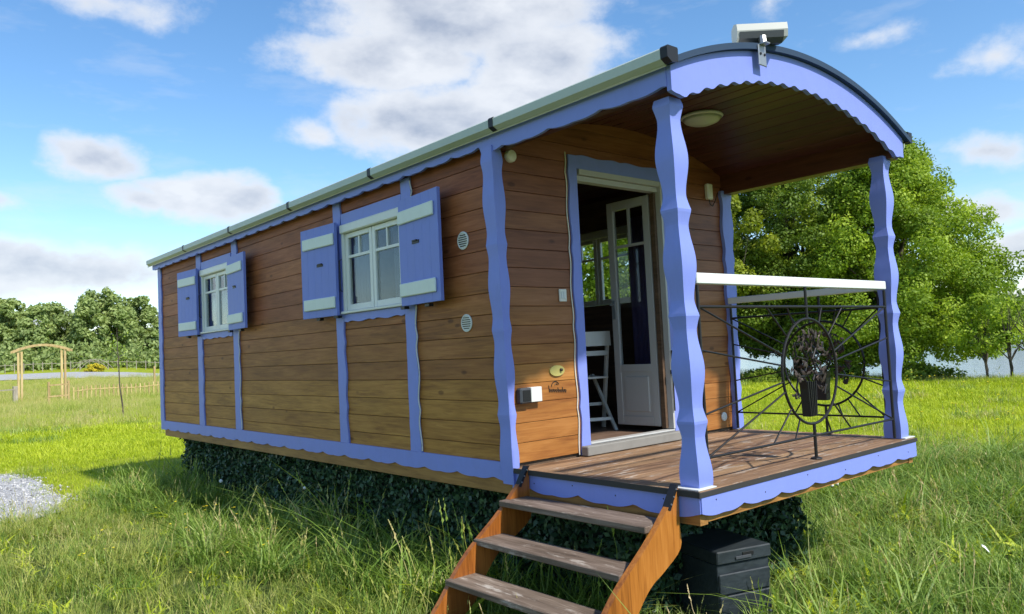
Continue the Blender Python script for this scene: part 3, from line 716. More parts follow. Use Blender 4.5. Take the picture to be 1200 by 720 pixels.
for i, (yc, h) in enumerate(WIN):
    nm = ('near', 'far')[i]
    window(yc, 0.0, 1)
    ys = lin(yc-h+.002, yc+h-.002, 60)
    G().box(-.003, .0145, yc-h+.002, yc+h-.002, 1.862, 1.955, .002).build('window_head', M_blue, car)
    G().strip([(-.003, y, 1.042-.007*wave((y-yc)/.42)) for y in ys], [(-.003, y, 1.105) for y in ys], (.0175, 0, 0)).build('window_apron', M_blue, car)
    def shutter(yh, dy, ang):
        a = rad(ang); ux, uy = -math.sin(a), math.cos(a)*dy     # leaf direction, swinging out from the wall
        n_ = Vector((-math.cos(a), -math.sin(a)*dy, 0)); o_ = Vector((-.034, yh, 0)); wd = .565
        z0, z1 = 1.10, 1.885
        def bx(u0, u1, d0, d1, za, zc, c=.003):
            V, F = boxvf(u0, u1, d0, d1, za, zc, c); return [o_+Vector((ux, uy, 0))*v[0]+n_*v[1]+Vector((0, 0, v[2])) for v in V], F
        sh = None
        for k in range(5):
            g = G().add(*bx(.003+wd*k/5, wd*(k+1)/5+.002, 0, .026, z0, z1, .001))
            if sh is None: sh = g.build('shutter', M_blue2, car)
            else: g.build('board', M_blue2, sh)
        for za in (1.165, 1.70): G().add(*bx(.012, wd-.045, .0265, .044, za, za+.098, .006)).build('batten', M_lichen, sh)
        G().add(*bx(.20, .30, .0262, .031, 1.535, 1.558, .001)).add(*bx(.215, .275, .0262, .040, 1.552, 1.562, .001)).build('latch', M_black, sh)
        G().add(*bx(-.01, .05, -.012, .03, z0-.022, z0-.002, .001)).build('hinge', M_black, sh)
        G().add(*bx(wd*.55, wd*.65, -.03, .008, z0-.025, z0-.003, .001)).build('shutter_stay', M_black, sh)
    shutter(yc-h-.045, -1, 4); shutter(yc+h+.010, 1, 4)
    G().tube([(-.012, yc+h-.005, 1.30), (-.03, yc+h-.005, 1.31), (-.03, yc+h-.005, 1.56), (-.012, yc+h-.005, 1.57)], .005, 6).build('stay_rod', M_black, car)
    curtain(yc, .12, yc-.46, yc-.16, 1.13, 1.86, M_curtg, 'grey curtain behind the right half of the %s window on the long wall' % nm)
    curtain(yc, .12, yc+.18, yc+.46, 1.13, 1.86, M_curtg, 'grey curtain behind the left half of the %s window on the long wall' % nm)
for yc, h in WINR: window(yc, 2.432, -1)
curtain(0, 2.30, 2.08, 2.36, .25, 1.9, M_curt, 'purple curtain hanging inside, seen through the open glazed door')
# white downpipe-like cable left of batten
for yy, z1 in ((2.43, 1.1), (2.43, 2.03), (5.865, 1.1)):
    G().tube([(-.004, yy-.014*pw(z), z) for z in lin(.04 if z1 < 1.2 else 1.9, z1, 40)], .005, 6).build('cable', M_white, car)

# small fittings
def vent(c, ax, r, label=None):
    v_ = G()
    n = 28; V = []; F = []
    pr = [(r, 0), (r, .006), (r*.86, .009), (r*.80, .004)]
    sg = -1
    v_ = G().lathe([(rr_, sg*h_) for rr_, h_ in pr], c, ax, n).build('vent', M_white, car)
    for k in range(6):
        z = -r*.6+k*r*.24; hw = math.sqrt(max(0, (r*.78)**2-z*z))
        if ax == 0: G().box(c[0]-.0075, c[0]-.0045, c[1]-hw, c[1]+hw, c[2]+z-.003, c[2]+z+.003).build('slot', M_black, v_)
    return v_
vent((XB-.001, 1.838, 1.498), 0, .062); vent((XB-.001, 1.838, .936), 0, .060)
G().lathe([(.042, 0), (.042, -.02), (.036, -.032), (.01, -.038)], (.10, P-.0, 1.995), 1, 20).build('porch_sensor', M_cream, car)
G().box(2.20, 2.27, P-.04, P-.001, 1.90, 2.03, .008).build('junction_box', M_cream, car)
G().tube([(2.235, P-.02, 1.90), (2.245, P-.02, 1.86), (2.28, P-.02, 1.85), (2.32, P-.02, 1.90), (2.36, P-.02, 1.97)], .004, 6).build('cable', M_black, car)
sw = G().box(.478, .545, P-.014, P-.001, 1.05, 1.135, .004).build('light_switch', M_cream, car)
G().box(.490, .510, P-.019, P-.0145, 1.068, 1.118, .002).build('rocker', M_white, sw); G().box(.513, .533, P-.019, P-.0145, 1.068, 1.118, .002).build('rocker', M_white, sw)
so = G().box(.055, .150, P-.055, P-.001, .395, .495, .010).build('socket', M_greyp, car, label='dark grey outdoor socket box with white flap')
G().box(.07, .135, P-.058, P-.0555, .41, .48, .002).build('socket_cover', M_black, so)
G().box(.152, .245, P-.045, P-.001, .400, .495, .003).build('flap', M_white, so)
pq = G(); V = []
for k in range(32): a = 2*PI*k/32; V.append((.422+.068*math.cos(a), 0, .588+.036*math.sin(a)))
pq.add([(v[0], P-.001, v[2]) for v in V]+[(v[0]*.98+.422*.02, P-.012, v[2]) for v in V], [list(range(32))[::-1], list(range(32, 64))]+[[k, (k+1) % 32, 32+(k+1) % 32, 32+k] for k in range(32)])
pq = pq.build('name_plaque', M_brass, car); G().lathe([(.010, 0), (.010, -.012), (.004, -.016)], (.452, P-.0125, .592), 1, 12).build('stud', M_ink, pq)
# small illegible scribble of curly black lettering under an arc
rn = random.Random(11); g = G()
def stroke(pts): g.tube([(x, P-.0025, z) for x, z in pts], .0026, 5)
stroke([(.405+.036*math.cos(a), .478+.040*math.sin(a)) for a in lin(.15*PI, .95*PI, 14)])
xx = .345
for ch in range(8):
    h_ = (.042, .018, .020, .018, .030, .018, .034, .020)[ch]; zz = .452-.0015*ch
    stroke([(xx, zz+h_), (xx+.004, zz), (xx+.010, zz-.002), (xx+.015, zz+.012), (xx+.008, zz+.016)]); xx += .0205
stroke([(.40, .494), (.412, .503), (.425, .494)])
g.build('scribbled_lettering', M_ink, car)
G().lathe([(.036, 0), (.036, -.008), (.02, -.013)], (2.275, P-.001, .115), 1, 20).build('round_cap', M_white, car)
# ceiling lamp
lz = CEIL(1.47)-.004
lp = G().lathe([(.145, 0), (.150, -.012), (.140, -.022)], (1.47, .88, lz), 2, 32).build('ceiling_lamp', M_cream, car, True)
G().lathe([(.138, -.0225), (.118, -.045), (.075, -.062), (.02, -.068)], (1.47, .88, lz), 2, 32).build('lamp_shade', M_lamp, lp, True)
# bullet shaped camera unit on a steel bracket over the arch
ax_ = Vector((.76, -.65, .0)).normalized(); pv = Vector((.65, .76, 0)); cc = Vector((.765, -.035, 2.460)); V = []; F = []
pr = [(-.052, .040), (.0, .058), (.050, .044), (.057, .0), (.042, -.050), (-.02, -.062), (-.052, -.040), (-.060, .0)]
for t in (-.142, .142):
    for p_, z_ in pr: V.append(cc+ax_*(t+(-.02 if (t > 0 and z_ < -.04) else 0))+pv*p_+Vector((0, 0, z_)))
F = [[k, (k+1) % 8, 8+(k+1) % 8, 8+k] for k in range(8)]+[list(range(8))[::-1], list(range(8, 16))]
cu = G().add(V, F).build('camera_unit', M_unit, car)
V2 = []
for t in (-.130, .118):
    for p_, z_ in ((-.0625, -.008), (-.054, -.044), (-.02, -.066), (.044, -.054)): V2.append(cc+ax_*t+pv*p_+Vector((0, 0, z_)))
G().add(V2, [[0, 1, 5, 4], [1, 2, 6, 5], [2, 3, 7, 6], [3, 0, 4, 7], [3, 2, 1, 0], [4, 5, 6, 7]]).build('underside', M_greyp, cu)
br = G().box(.685, .760, -.072, -.063, 2.255, 2.372, .003).box(.70, .745, -.11, -.0635, 2.372, 2.380, .001).tube([(.722, -.08, 2.375), (.735, -.07, 2.42)], .022, 8).build('bracket', M_steel, cu)
for x_ in (.702, .742): G().lathe([(.008, 0), (.008, -.004)], (x_, -.0722, 2.32), 1, 8).build('screw', M_black, br)

# ------------------------------------------------------------------ steps
st = empty('porch_steps', (-.45, .70, GZ), 'wooden open steps with orange varnished stringers and grey worn treads leading up to the porch', 'steps')
Fu = [(-.016, .012), (-.07, -.05), (-.125, -.10), (-.195, -.165), (-.30, -.250), (-.43, -.345), (-.53, -.43), (-.62, -.53), (-.72, -.65), (-.84, -.76), (-.94, -.84), (-.96, GZ-.03)]
Fl = [(-.010, .006), (-.012, -.08), (-.014, -.17), (-.018, -.285), (-.15, -.370), (-.235, -.410), (-.30, -.46), (-.38, -.55), (-.45, -.66), (-.56, -.745), (-.64, -.81), (-.66, GZ-.03)]
def smooth2(P_, m=4):
    out = []
    for i in range(len(P_)-1):
        p = [P_[max(i-1, 0)], P_[i], P_[i+1], P_[min(i+2, len(P_)-1)]]
        for k in range(m):
            t = k/m; out.append(tuple(.5*((2*p[1][j])+(-p[0][j]+p[2][j])*t+(2*p[0][j]-5*p[1][j]+4*p[2][j]-p[3][j])*t*t+(-p[0][j]+3*p[1][j]-3*p[2][j]+p[3][j])*t**3) for j in (0, 1)))
    out.append(P_[-1]); return out
FU, FL = smooth2(Fu), smooth2(Fl)
for y0 in (.118, 1.245):
    s_ = G().strip([(x, y0, z) for x, z in FL], [(x, y0, z) for x, z in FU], (0, .034, 0)).build('stringer', M_stair, st)
    pl_ = G().add(*(lambda VF: ([Vector((-.024+v.x*0-(.058*(-v.z/.1)) if False else v.x, v.y, v.z)) for v in map(Vector, VF[0])], VF[1]))(boxvf(-.075, -.018, y0-.003, y0-.0005, -.09, .0)))
    hg = G().strip([(-.024, y0-.004, .03), (-.10, y0-.004, -.082)], [(-.008, y0-.004, .03), (-.082, y0-.004, -.09)], (0, .042, 0)).build('hinge_strap', M_black, st)
    for t in (.2, .5, .8): G().lathe([(.005, 0), (.004, -.004)], (-.016-.075*t, y0-.0045, .03-.113*t), 1, 8).build('rivet', M_steel, hg)
tz = [-.148, -.334, -.517, -.70]; tx = [-.235, -.435, -.645, -.86]
for x_, z_ in zip(tx, tz):
    G().box(x_, x_+.20, .155, 1.275, z_-.034, z_, .004).build('tread', M_tread, st)
    G().box(x_+.035, x_+.12, .156, .185, z_-.085, z_-.036, .004).build('cleat', M_stair, st)

# ------------------------------------------------------------------ storage box under the porch
sb = empty('storage_box', (.6, .35, GZ), 'dark anthracite resin storage box standing in the grass under the porch', 'box')
Rb = Matrix.Translation((.392, .205, 0)) @ Matrix.Rotation(rad(-17), 4, 'Z')
def bb_(name, mat, par, *a, c=.004): return G().box(*a, c).xf(Rb).build(name, mat, par)
bd = bb_('body', M_box, sb, .008, .362, .012, .50, GZ-.05, -.478)
for k in range(3): bb_('front_panel', M_box, bd, .012, .358, 0.0, .0115, GZ-.03+.118*k+.006, GZ-.03+.118*(k+1)-.002, c=.005)
ld = bb_('lid', M_box, sb, 0.0, .370, -.004, .510, -.474, -.404, c=.006)
bb_('handle_recess', M_black, ld, .17, .245, -.0085, -.0045, -.444, -.424, c=.001)
bb_('handle', M_greyp, ld, .12, .225, -.012, -.0088, -.456, -.440, c=.001)

# ------------------------------------------------------------------ artificial hedge screening the chassis
hs = empty('hedge_screen', (1.0, 4.4, GZ), 'dark green artificial ivy hedge screening the underside of the caravan', 'hedge')
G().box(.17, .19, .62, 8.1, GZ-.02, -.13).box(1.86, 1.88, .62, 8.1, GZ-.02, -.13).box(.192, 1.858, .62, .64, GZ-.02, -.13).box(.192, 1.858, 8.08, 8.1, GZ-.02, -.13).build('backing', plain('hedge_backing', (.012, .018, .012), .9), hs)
rg = np.random.default_rng(3)
def sheet(n, fn, nrm, size):
    C = np.array([fn(a, c) for a, c in zip(rg.uniform(0, 1, n), rg.uniform(0, 1, n))]); d = rg.uniform(-.01, .085, n)[:, None]*np.array(nrm)
    d *= (.6+.7*np.abs(np.sin(C[:, 1:2]*5+C[:, 2:3]*9)))
    C = C+d; return leaves(C, size, rg, 0, .62, np.tile(np.array(nrm, float), (n, 1)), .45)
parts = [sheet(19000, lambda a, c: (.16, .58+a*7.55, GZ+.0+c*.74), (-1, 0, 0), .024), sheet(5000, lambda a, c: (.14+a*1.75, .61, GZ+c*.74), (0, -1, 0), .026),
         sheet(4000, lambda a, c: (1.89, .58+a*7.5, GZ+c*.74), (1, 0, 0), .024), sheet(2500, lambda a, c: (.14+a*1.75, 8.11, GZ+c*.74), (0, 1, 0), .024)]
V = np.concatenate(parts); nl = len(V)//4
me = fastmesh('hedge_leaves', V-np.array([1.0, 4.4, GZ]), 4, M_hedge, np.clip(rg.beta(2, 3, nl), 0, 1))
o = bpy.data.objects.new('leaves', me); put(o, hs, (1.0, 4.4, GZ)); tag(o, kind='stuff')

# ------------------------------------------------------------------ folding chair inside
ch = empty('folding_chair', (1.56, 2.2, .05), 'white slatted folding chair inside the caravan behind the open doorway', 'chair')
cxx, cyy = 1.50, 2.17; dU = Vector((.80, -.30, 0)).normalized(); dV = Vector((.30, .80, 0)).normalized()
def C3(u, v, z): return Vector((cxx, cyy, 0))+dU*u+dV*v+Vector((0, 0, z))
def slat(name, u0, u1, v, z0, z1, t=.014):
    return G().strip([C3(u0, v, z0), C3(u1, v, z0)], [C3(u0, v+.01, z1), C3(u1, v+.01, z1)], dV*t).build(name, M_frame, ch)
for s_ in (-1, 1):
    u = s_*.19
    G().strip([C3(u-.013, -.03, .86), C3(u-.013, .14, .05)], [C3(u+.013, -.03, .86), C3(u+.013, .14, .05)], dV*.03).build('leg', M_frame, ch)
    u = s_*.155
    G().strip([C3(u-.012, .24, .50), C3(u-.012, -.16, .05)], [C3(u+.012, .24, .50), C3(u+.012, -.16, .05)], dV*.03).build('leg', M_frame, ch)
slat('backrest', -.20, .20, -.045, .74, .86); slat('back_rail', -.19, .19, -.01, .66, .70)
for k in range(5): G().strip([C3(-.17, -.02+.07*k, .47), C3(.17, -.02+.07*k, .47)], [C3(-.17, .035+.07*k, .47), C3(.17, .035+.07*k, .47)], (0, 0, .015)).build('seat_slat', M_frame, ch)
slat('rung', -.18, .18, .10, .24, .265); slat('rung', -.15, .15, -.10, .13, .155)

# ------------------------------------------------------------------ trees
def limb_tubes(g, base, targets, r0, rn):
    for t in targets:
        t = Vector(t); m_ = base.lerp(t, .5)+Vector((rn.uniform(-.3, .3), rn.uniform(-.3, .3), rn.uniform(.0, .5)))*((t-base).length*.18)
        g.tube([base, base.lerp(m_, .6)+Vector((0, 0, .1)), m_, t], [r0, r0*.7, r0*.45, r0*.12], 6, False)
def tree(name, x, y, H, Rad, label, mat, cat='tree', zlow=.12, nleaf=40000, leafsz=.09, seed=1, cl=90, trunk_r=.2, group=None, prof=None, csz=(.16, .27), trunks=1, flat=.45):
    rg = np.random.default_rng(seed); rn = random.Random(seed); gz = float(ground_h(x, y))-.05
    root = empty(name, (x, y, gz), label, cat, group)
    # clump centres over the crown envelope
    C = []; R_ = []
    prof = prof or (lambda t: math.sin(PI*min(1, (.16+.84*t))**.85)**.62)
    k = 0
    while len(C) < cl and k < 9000:
        k += 1; t = rg.uniform(0, 1); a = rg.uniform(0, 2*PI); env = .86*Rad*max(.04, prof(t))*(1+.13*math.sin(3*a+seed)+.09*math.sin(5*a+7*t+seed))
        rr_ = env*(rg.uniform(.30, 1)**.45 if rg.uniform() > .28 else rg.uniform(0, .6)); c = np.array([x+rr_*math.cos(a), y+rr_*math.sin(a), gz+H*(zlow+(1-zlow)*t*.95)])
        C.append(c); R_.append(Rad*rg.uniform(*csz)*(1-.35*t))
    C = np.array(C); R_ = np.array(R_)
    wts = R_**2/np.sum(R_**2); idx = rg.choice(len(C), nleaf, p=wts)
    d = rg.normal(size=(nleaf, 3)); d /= np.linalg.norm(d, axis=1)[:, None]; rr_ = R_[idx]*rg.uniform(.25, 1.0, nleaf)**.45
    tuft = .22*np.sin(d[:, 0]*9+idx)*np.sin(d[:, 1]*8+2*idx)*np.sin(d[:, 2]*7+idx)
    pos = C[idx]+d*(rr_*(1+tuft))[:, None]*np.array([1.05, 1.05, .80]); pos[:, 2] -= .15*R_[idx]*(d[:, 0]**2+d[:, 1]**2)
    V = leaves(pos, leafsz, rg, 0, .62, d+np.array([0, 0, .5]), flat)
    ctint = rg.uniform(.08, .68, len(C))[idx]; tint = np.clip(ctint+rg.uniform(0, .38, nleaf), 0, 1)
    me = fastmesh('crown', V-np.array([x, y, gz+H*.55]), 4, mat, tint); o = bpy.data.objects.new('crown', me); put(o, root, (x, y, gz+H*.55))
    g = G()
    for q_ in range(trunks):
        ox = (rn.uniform(-.6, .6), rn.uniform(-.6, .6)) if trunks > 1 else (0, 0); top = Vector((x+ox[0]*1.5, y+ox[1]*1.5, gz+H*.62))
        pts = [Vector((x+ox[0], y+ox[1], gz)), Vector((x+ox[0]+.05*H*.1, y+ox[1], gz+H*.15)), Vector((x+ox[0]*1.2, y+ox[1]*1.2+.02*H, gz+H*.36)), top]
        g.tube(pts, [trunk_r*1.25, trunk_r, trunk_r*.75, trunk_r*.3], 9)
        sel = rg.choice(len(C), min(14, len(C)), replace=False)
        limb_tubes(g, Vector((x+ox[0]*1.1, y+ox[1]*1.1, gz+H*.22)), [C[i] for i in sel[:7]], trunk_r*.5, rn); limb_tubes(g, pts[2], [C[i] for i in sel[7:]], trunk_r*.42, rn)
    g.build('trunk', M_bark, root, True)
    return root
def atpx(px, r):
    """ground direction of photo column px, r metres away"""
    d = _f+_r*((px-600)/FPX)-_u*((440-360)/FPX); h = Vector((d.x, d.y)).normalized(); return CAM.x+h.x*r, CAM.y+h.y*r
def full(t): return max(.05, math.sin(PI*(.20+.80*t)**.9))**.55
def cone(t): return (min(1, (1-t)/.76)**.62) if t > .24 else .78+.22*(t/.24)
def dome(t): return (max(0, 1-((t-.28)/.76)**2))**.5 if t > .28 else .80+.20*(t/.28)
x_, y_ = atpx(1056, 30.5); tree('broadleaf_tree', x_, y_, 9.2, 4.4, 'tall bright green broadleaf tree right of the porch at the lake edge', M_leafA, zlow=.12, nleaf=220000, leafsz=.052, seed=4, cl=520, trunk_r=.20, prof=cone, csz=(.10, .18))
x_, y_ = atpx(932, 31.5); tree('broadleaf_tree', x_, y_, 9.3, 3.9, 'dark green tree filling the gap behind the porch railing', M_leafB, zlow=.13, nleaf=170000, leafsz=.054, seed=9, cl=420, trunk_r=.15, prof=dome, csz=(.11, .20), trunks=2)
x_, y_ = atpx(852, 28.5); tree('broadleaf_tree', x_, y_, 6.9, 1.9, 'yellow green tree beside the rear edge of the porch opening', M_leafC, zlow=.5, nleaf=16000, leafsz=.066, seed=12, cl=60, trunk_r=.08, prof=dome, csz=(.18, .28))
x_, y_ = atpx(728, 31); tree('broadleaf_tree', x_, y_, 9.2, 4.6, 'green tree seen through the caravan doorway and its far window', M_leafA, zlow=.06, nleaf=60000, leafsz=.08, seed=15, cl=220, trunk_r=.16, prof=dome, csz=(.13, .22))
x_, y_ = atpx(1157, 27.2); tree('young_tree', x_, y_, 2.6, 1.05, 'small leafy young tree on the bank below the tall bright tree', M_leafA, zlow=.45, nleaf=3800, leafsz=.05, seed=21, cl=26, trunk_r=.045, csz=(.22, .36))
x_, y_ = atpx(1187, 26.6); tree('young_tree', x_, y_, 2.9, 1.2, 'sparse bare stemmed young tree at the right edge by the water', M_leafA, zlow=.35, nleaf=1500, leafsz=.05, seed=22, cl=22, trunk_r=.045, csz=(.2, .34), trunks=2)
x_, y_ = atpx(1128, 26.9)
# waterside bushes under the crowns
for i, (px, r, h, rd, lb) in enumerate([(900, 29.0, .55, 1.1, 'low dark bush at the water edge seen through the ring of the porch railing'), (985, 28.6, .55, 1.3, 'low bush at the water edge left of the right porch post'), (1070, 28.0, .5, 1.4, 'low dark bush at the foot of the tall bright tree')]):
    x_, y_ = atpx(px, r); tree('waterside_bush', x_, y_, h, rd, lb, M_leafB, 'bush', zlow=.15, nleaf=4500, leafsz=.055, seed=30+i, cl=30, trunk_r=.03, prof=lambda t: 1-.6*t, csz=(.2, .34))
# row of trees on the left
TL = [(-62, 120, 11.5, 6.2, 'tree at far left, only its right half in the picture'), (6, 116, 10.3, 4.2, 'tree at the left picture edge left of the garden arch'), (57, 114, 10.6, 5.3, 'round dark green tree rising directly behind the garden arch'),
      (122, 112, 11.8, 4.8, 'tallest tree of the distant row, left of the sapling'), (163, 116, 11.3, 4.4, 'distant tree of the row right beside the caravan back corner'), (215, 119, 11.6, 5.2, 'distant tree hidden behind the back of the caravan')]
for i, (px, r, h, rd, lb) in enumerate(TL):
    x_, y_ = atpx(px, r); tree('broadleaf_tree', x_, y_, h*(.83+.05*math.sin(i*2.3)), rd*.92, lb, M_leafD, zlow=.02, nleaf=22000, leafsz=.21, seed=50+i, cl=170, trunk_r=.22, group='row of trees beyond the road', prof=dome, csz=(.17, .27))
# scrub at the feet of that row and woods beyond the lake
def scrub(name, label, pts, hh, n, size, mat, seed):
    rg = np.random.default_rng(seed); C = []
    pts = np.array(pts); t = rg.uniform(0, len(pts)-1.001, n); i = t.astype(int); f = (t-i)[:, None]
    base = pts[i]*(1-f)+pts[i+1]*f; base = base+rg.normal(size=(n, 2))*hh*.7
    prof = .55+.3*np.sin(t*7.3+seed)+.25*np.sin(t*17.1); z = ground_h(base[:, 0], base[:, 1])+rg.uniform(0, 1, n)**.8*hh*np.clip(prof, .25, 1.1)
    C = np.stack([base[:, 0], base[:, 1], z], 1); o3 = C.mean(0)
    me = fastmesh(name, leaves(C-o3, size, rg), 4, mat, np.clip(.4+.35*np.sin(t*23)+rg.uniform(-.3, .3, n), 0, 1))
    o = bpy.data.objects.new(name, me); put(o, None, o3); tag(o, label, 'undergrowth', kind='stuff')
scrub('undergrowth', 'dense green undergrowth at the foot of the distant left tree row', [atpx(p, 108) for p in (-90, -20, 40, 90, 140, 190, 240)], 3.4, 9000, .26, M_leafD, 3)
def polar(azd, r): return at(azd, r)
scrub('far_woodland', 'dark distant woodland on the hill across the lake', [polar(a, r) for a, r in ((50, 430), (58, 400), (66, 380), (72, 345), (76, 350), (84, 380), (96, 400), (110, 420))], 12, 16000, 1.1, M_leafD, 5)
scrub('far_shore_reeds', 'rough green growth along the far lake shore', [polar(a, r) for a, r in ((45, 330), (60, 275), (68, 262), (74, 262), (84, 270), (100, 300))], 2.2, 7000, .5, M_leafB, 6)

# ------------------------------------------------------------------ garden arch, fences, sapling on the left meadow
def gh(x, y): return float(ground_h(x, y))
Q = [Vector(atpx(p, 50)).to_3d() for p in (21.5, 25.5, 72.5, 76.5)]
gz = gh(Q[1].x, Q[1].y); pa = (Q[0]+Q[3])/2
ga = empty('garden_arch', (pa.x, pa.y, gz), 'raw pine garden arch with curved top standing in the meadow', 'arch')
for q_ in Q:
    for o_ in (0,): G().box(q_.x-.055, q_.x+.055, q_.y-.05, q_.y+.05, gz-.05, gz+2.75, .008).build('post', M_pale, ga)
e0 = Vector(atpx(14, 50)).to_3d(); e1 = Vector(atpx(84, 50)).to_3d()
for off in (-.12, .12):
    pts = []
    for t in lin(0, 1, 17):
        p = e0.lerp(e1, t); z = gz+2.72+.36*math.sin(PI*t)**.9; pts.append((p.x-off*.3, p.y+off, z))
    G().strip([(a, b_, c-.06) for a, b_, c in pts], [(a, b_, c+.06) for a, b_, c in pts], (0, .06, 0)).build('arched_beam', M_pale, ga)
for t in lin(.08, .92, 8):
    p = e0.lerp(e1, t); z = gz+2.79+.36*math.sin(PI*t)**.9; G().box(p.x-.03, p.x+.03, p.y-.10, p.y+.16, z-.045, z-.005, .004).build('crosspiece', M_pale, ga)
def fence(name, label, cols, r, h, w_, every_rail, mat, post='post', rails=(.85,), rr_=None, cat='fence', rt=.07):
    P_ = [Vector(atpx(c, r if rr_ is None else rr_(c))).to_3d() for c in cols]; base = P_[len(P_)//2]
    f_ = empty(name, (base.x, base.y, gh(base.x, base.y)), label, cat); first = None
    for p in P_:
        z = gh(p.x, p.y)
        if first is None:
            first = G().box(p.x-w_/2, p.x+w_/2, p.y-w_/2, p.y+w_/2, z-.05, z+h, .006).build(post, mat, f_); p00 = Vector((p.x, p.y, z))
        else: dup(first, Vector((p.x, p.y, z))-p00)
    for rl in rails:
        for a, c in zip(P_[:-1], P_[1:]):
            za, zc = gh(a.x, a.y)+h*rl, gh(c.x, c.y)+h*rl
            G().strip([(a.x, a.y-w_/2-.02, za), (c.x, c.y-w_/2-.02, zc)], [(a.x, a.y-w_/2-.02, za+w_*.7), (c.x, c.y-w_/2-.02, zc+w_*.7)], (0, .03, 0)).build('rail', mat, f_)
    return f_
fence('picket_fence', 'low raw pine picket fence between the meadow and the gravel road', [86+5.2*k for k in range(22)], 47, .78, .06, 1, M_pale, 'picket', (.72,), rr_=lambda c: 47+.02*(c-86))
fence('rail_fence', 'short rail fence with pale posts beside the garden arch', [57, 80], 44, 1.15, .10, 1, M_pale, 'post', (.35, .82))
fence('rail_fence', 'long thin rail fence left of the garden arch', [-30, -6, 17], 48, .95, .09, 1, M_old, 'post', (.80,))
fence('field_fence', 'grey field fence in front of the distant tree row', [-60+11*k for k in range(27)], 100, 1.05, .07, 1, M_old, 'post', (.80,))
x_, y_ = atpx(181, 62); tag(G().box(x_-.06, x_+.06, y_-.06, y_+.06, gh(x_, y_)-.05, gh(x_, y_)+1.5, .008).build('timber_post', M_pale), 'tall pale timber post standing beside the caravan back corner', 'post')
x_, y_ = atpx(17.5, 49); tag(G().box(x_-.11, x_+.11, y_-.1, y_+.1, gh(x_, y_)-.05, gh(x_, y_)+.95, .01).build('timber_post', M_old), 'short grey post at the left foot of the garden arch', 'post')
# arched frame of a small tunnel behind the road
x0, y0 = atpx(93, 97); x1, y1 = atpx(133, 97); z = gh(x0, y0)
tf = empty('tunnel_frame', ((x0+x1)/2, (y0+y1)/2, z), 'low curved grey frame of a garden tunnel beyond the gravel road', 'garden tunnel')
for dy in (0, 2.2, 4.4):
    G().tube([(x0+(x1-x0)*t, y0+(y1-y0)*t+dy, z+1.2*math.sin(PI*t)**.8) for t in lin(0, 1, 15)], .03, 6).build('hoop', M_old, tf)
for t in (.25, .5, .75): G().tube([(x0+(x1-x0)*t, y0+(y1-y0)*t+d_, z+1.2*math.sin(PI*t)**.8+.02) for d_ in (0, 4.4)], .02, 5).build('purlin', M_old, tf)
x_, y_ = atpx(112, 95); tree('flowering_bush', x_, y_, .9, 1.2, 'yellow flowering bush in front of the garden tunnel', leafmat('yellow_blossom', [(0, (.35, .33, .03)), (1, (.75, .6, .04))], .2, False), 'bush', zlow=.1, nleaf=2200, leafsz=.1, seed=71, cl=22, trunk_r=.04, prof=lambda t: 1-.5*t, csz=(.2, .3))
# sapling
x_, y_ = atpx(144, 27.3); gz = gh(x_, y_)
sp = empty('sapling', (x_, y_, gz), 'thin bare sapling standing in the meadow left of the caravan', 'sapling')
pts = [(x_, y_, gz-.03), (x_-.03, y_, gz+.5), (x_-.10, y_, gz+1.1), (x_-.11, y_, gz+1.7), (x_-.14, y_, gz+2.3), (x_-.15, y_, gz+2.9)]
G().tube(pts, [.026, .024, .02, .016, .011, .005], 7).build('trunk', M_bark, sp)
rg = np.random.default_rng(8); g = G(); tips = []
for k in range(12):
    t = rg.uniform(1.5, 2.8); a = rg.uniform(0, 2*PI); l_ = rg.uniform(.15, .38)
    p0 = Vector((x_-.13, y_, gz+t)); p1_ = p0+Vector((math.cos(a)*l_, math.sin(a)*l_, l_*.9)); g.tube([p0, p1_], [.007, .003], 5); tips.append(p1_)
g.build('twigs', M_bark, sp)
C = np.array([np.array(tips[i % 12])+rg.normal(size=3)*.09 for i in range(160)]); me = fastmesh('sapling_leaves', leaves(C-np.array([x_, y_, gz]), .032, rg), 4, M_leafA, rg.uniform(0, 1, 160)); o = bpy.data.objects.new('leaves', me); put(o, sp, (x_, y_, gz))

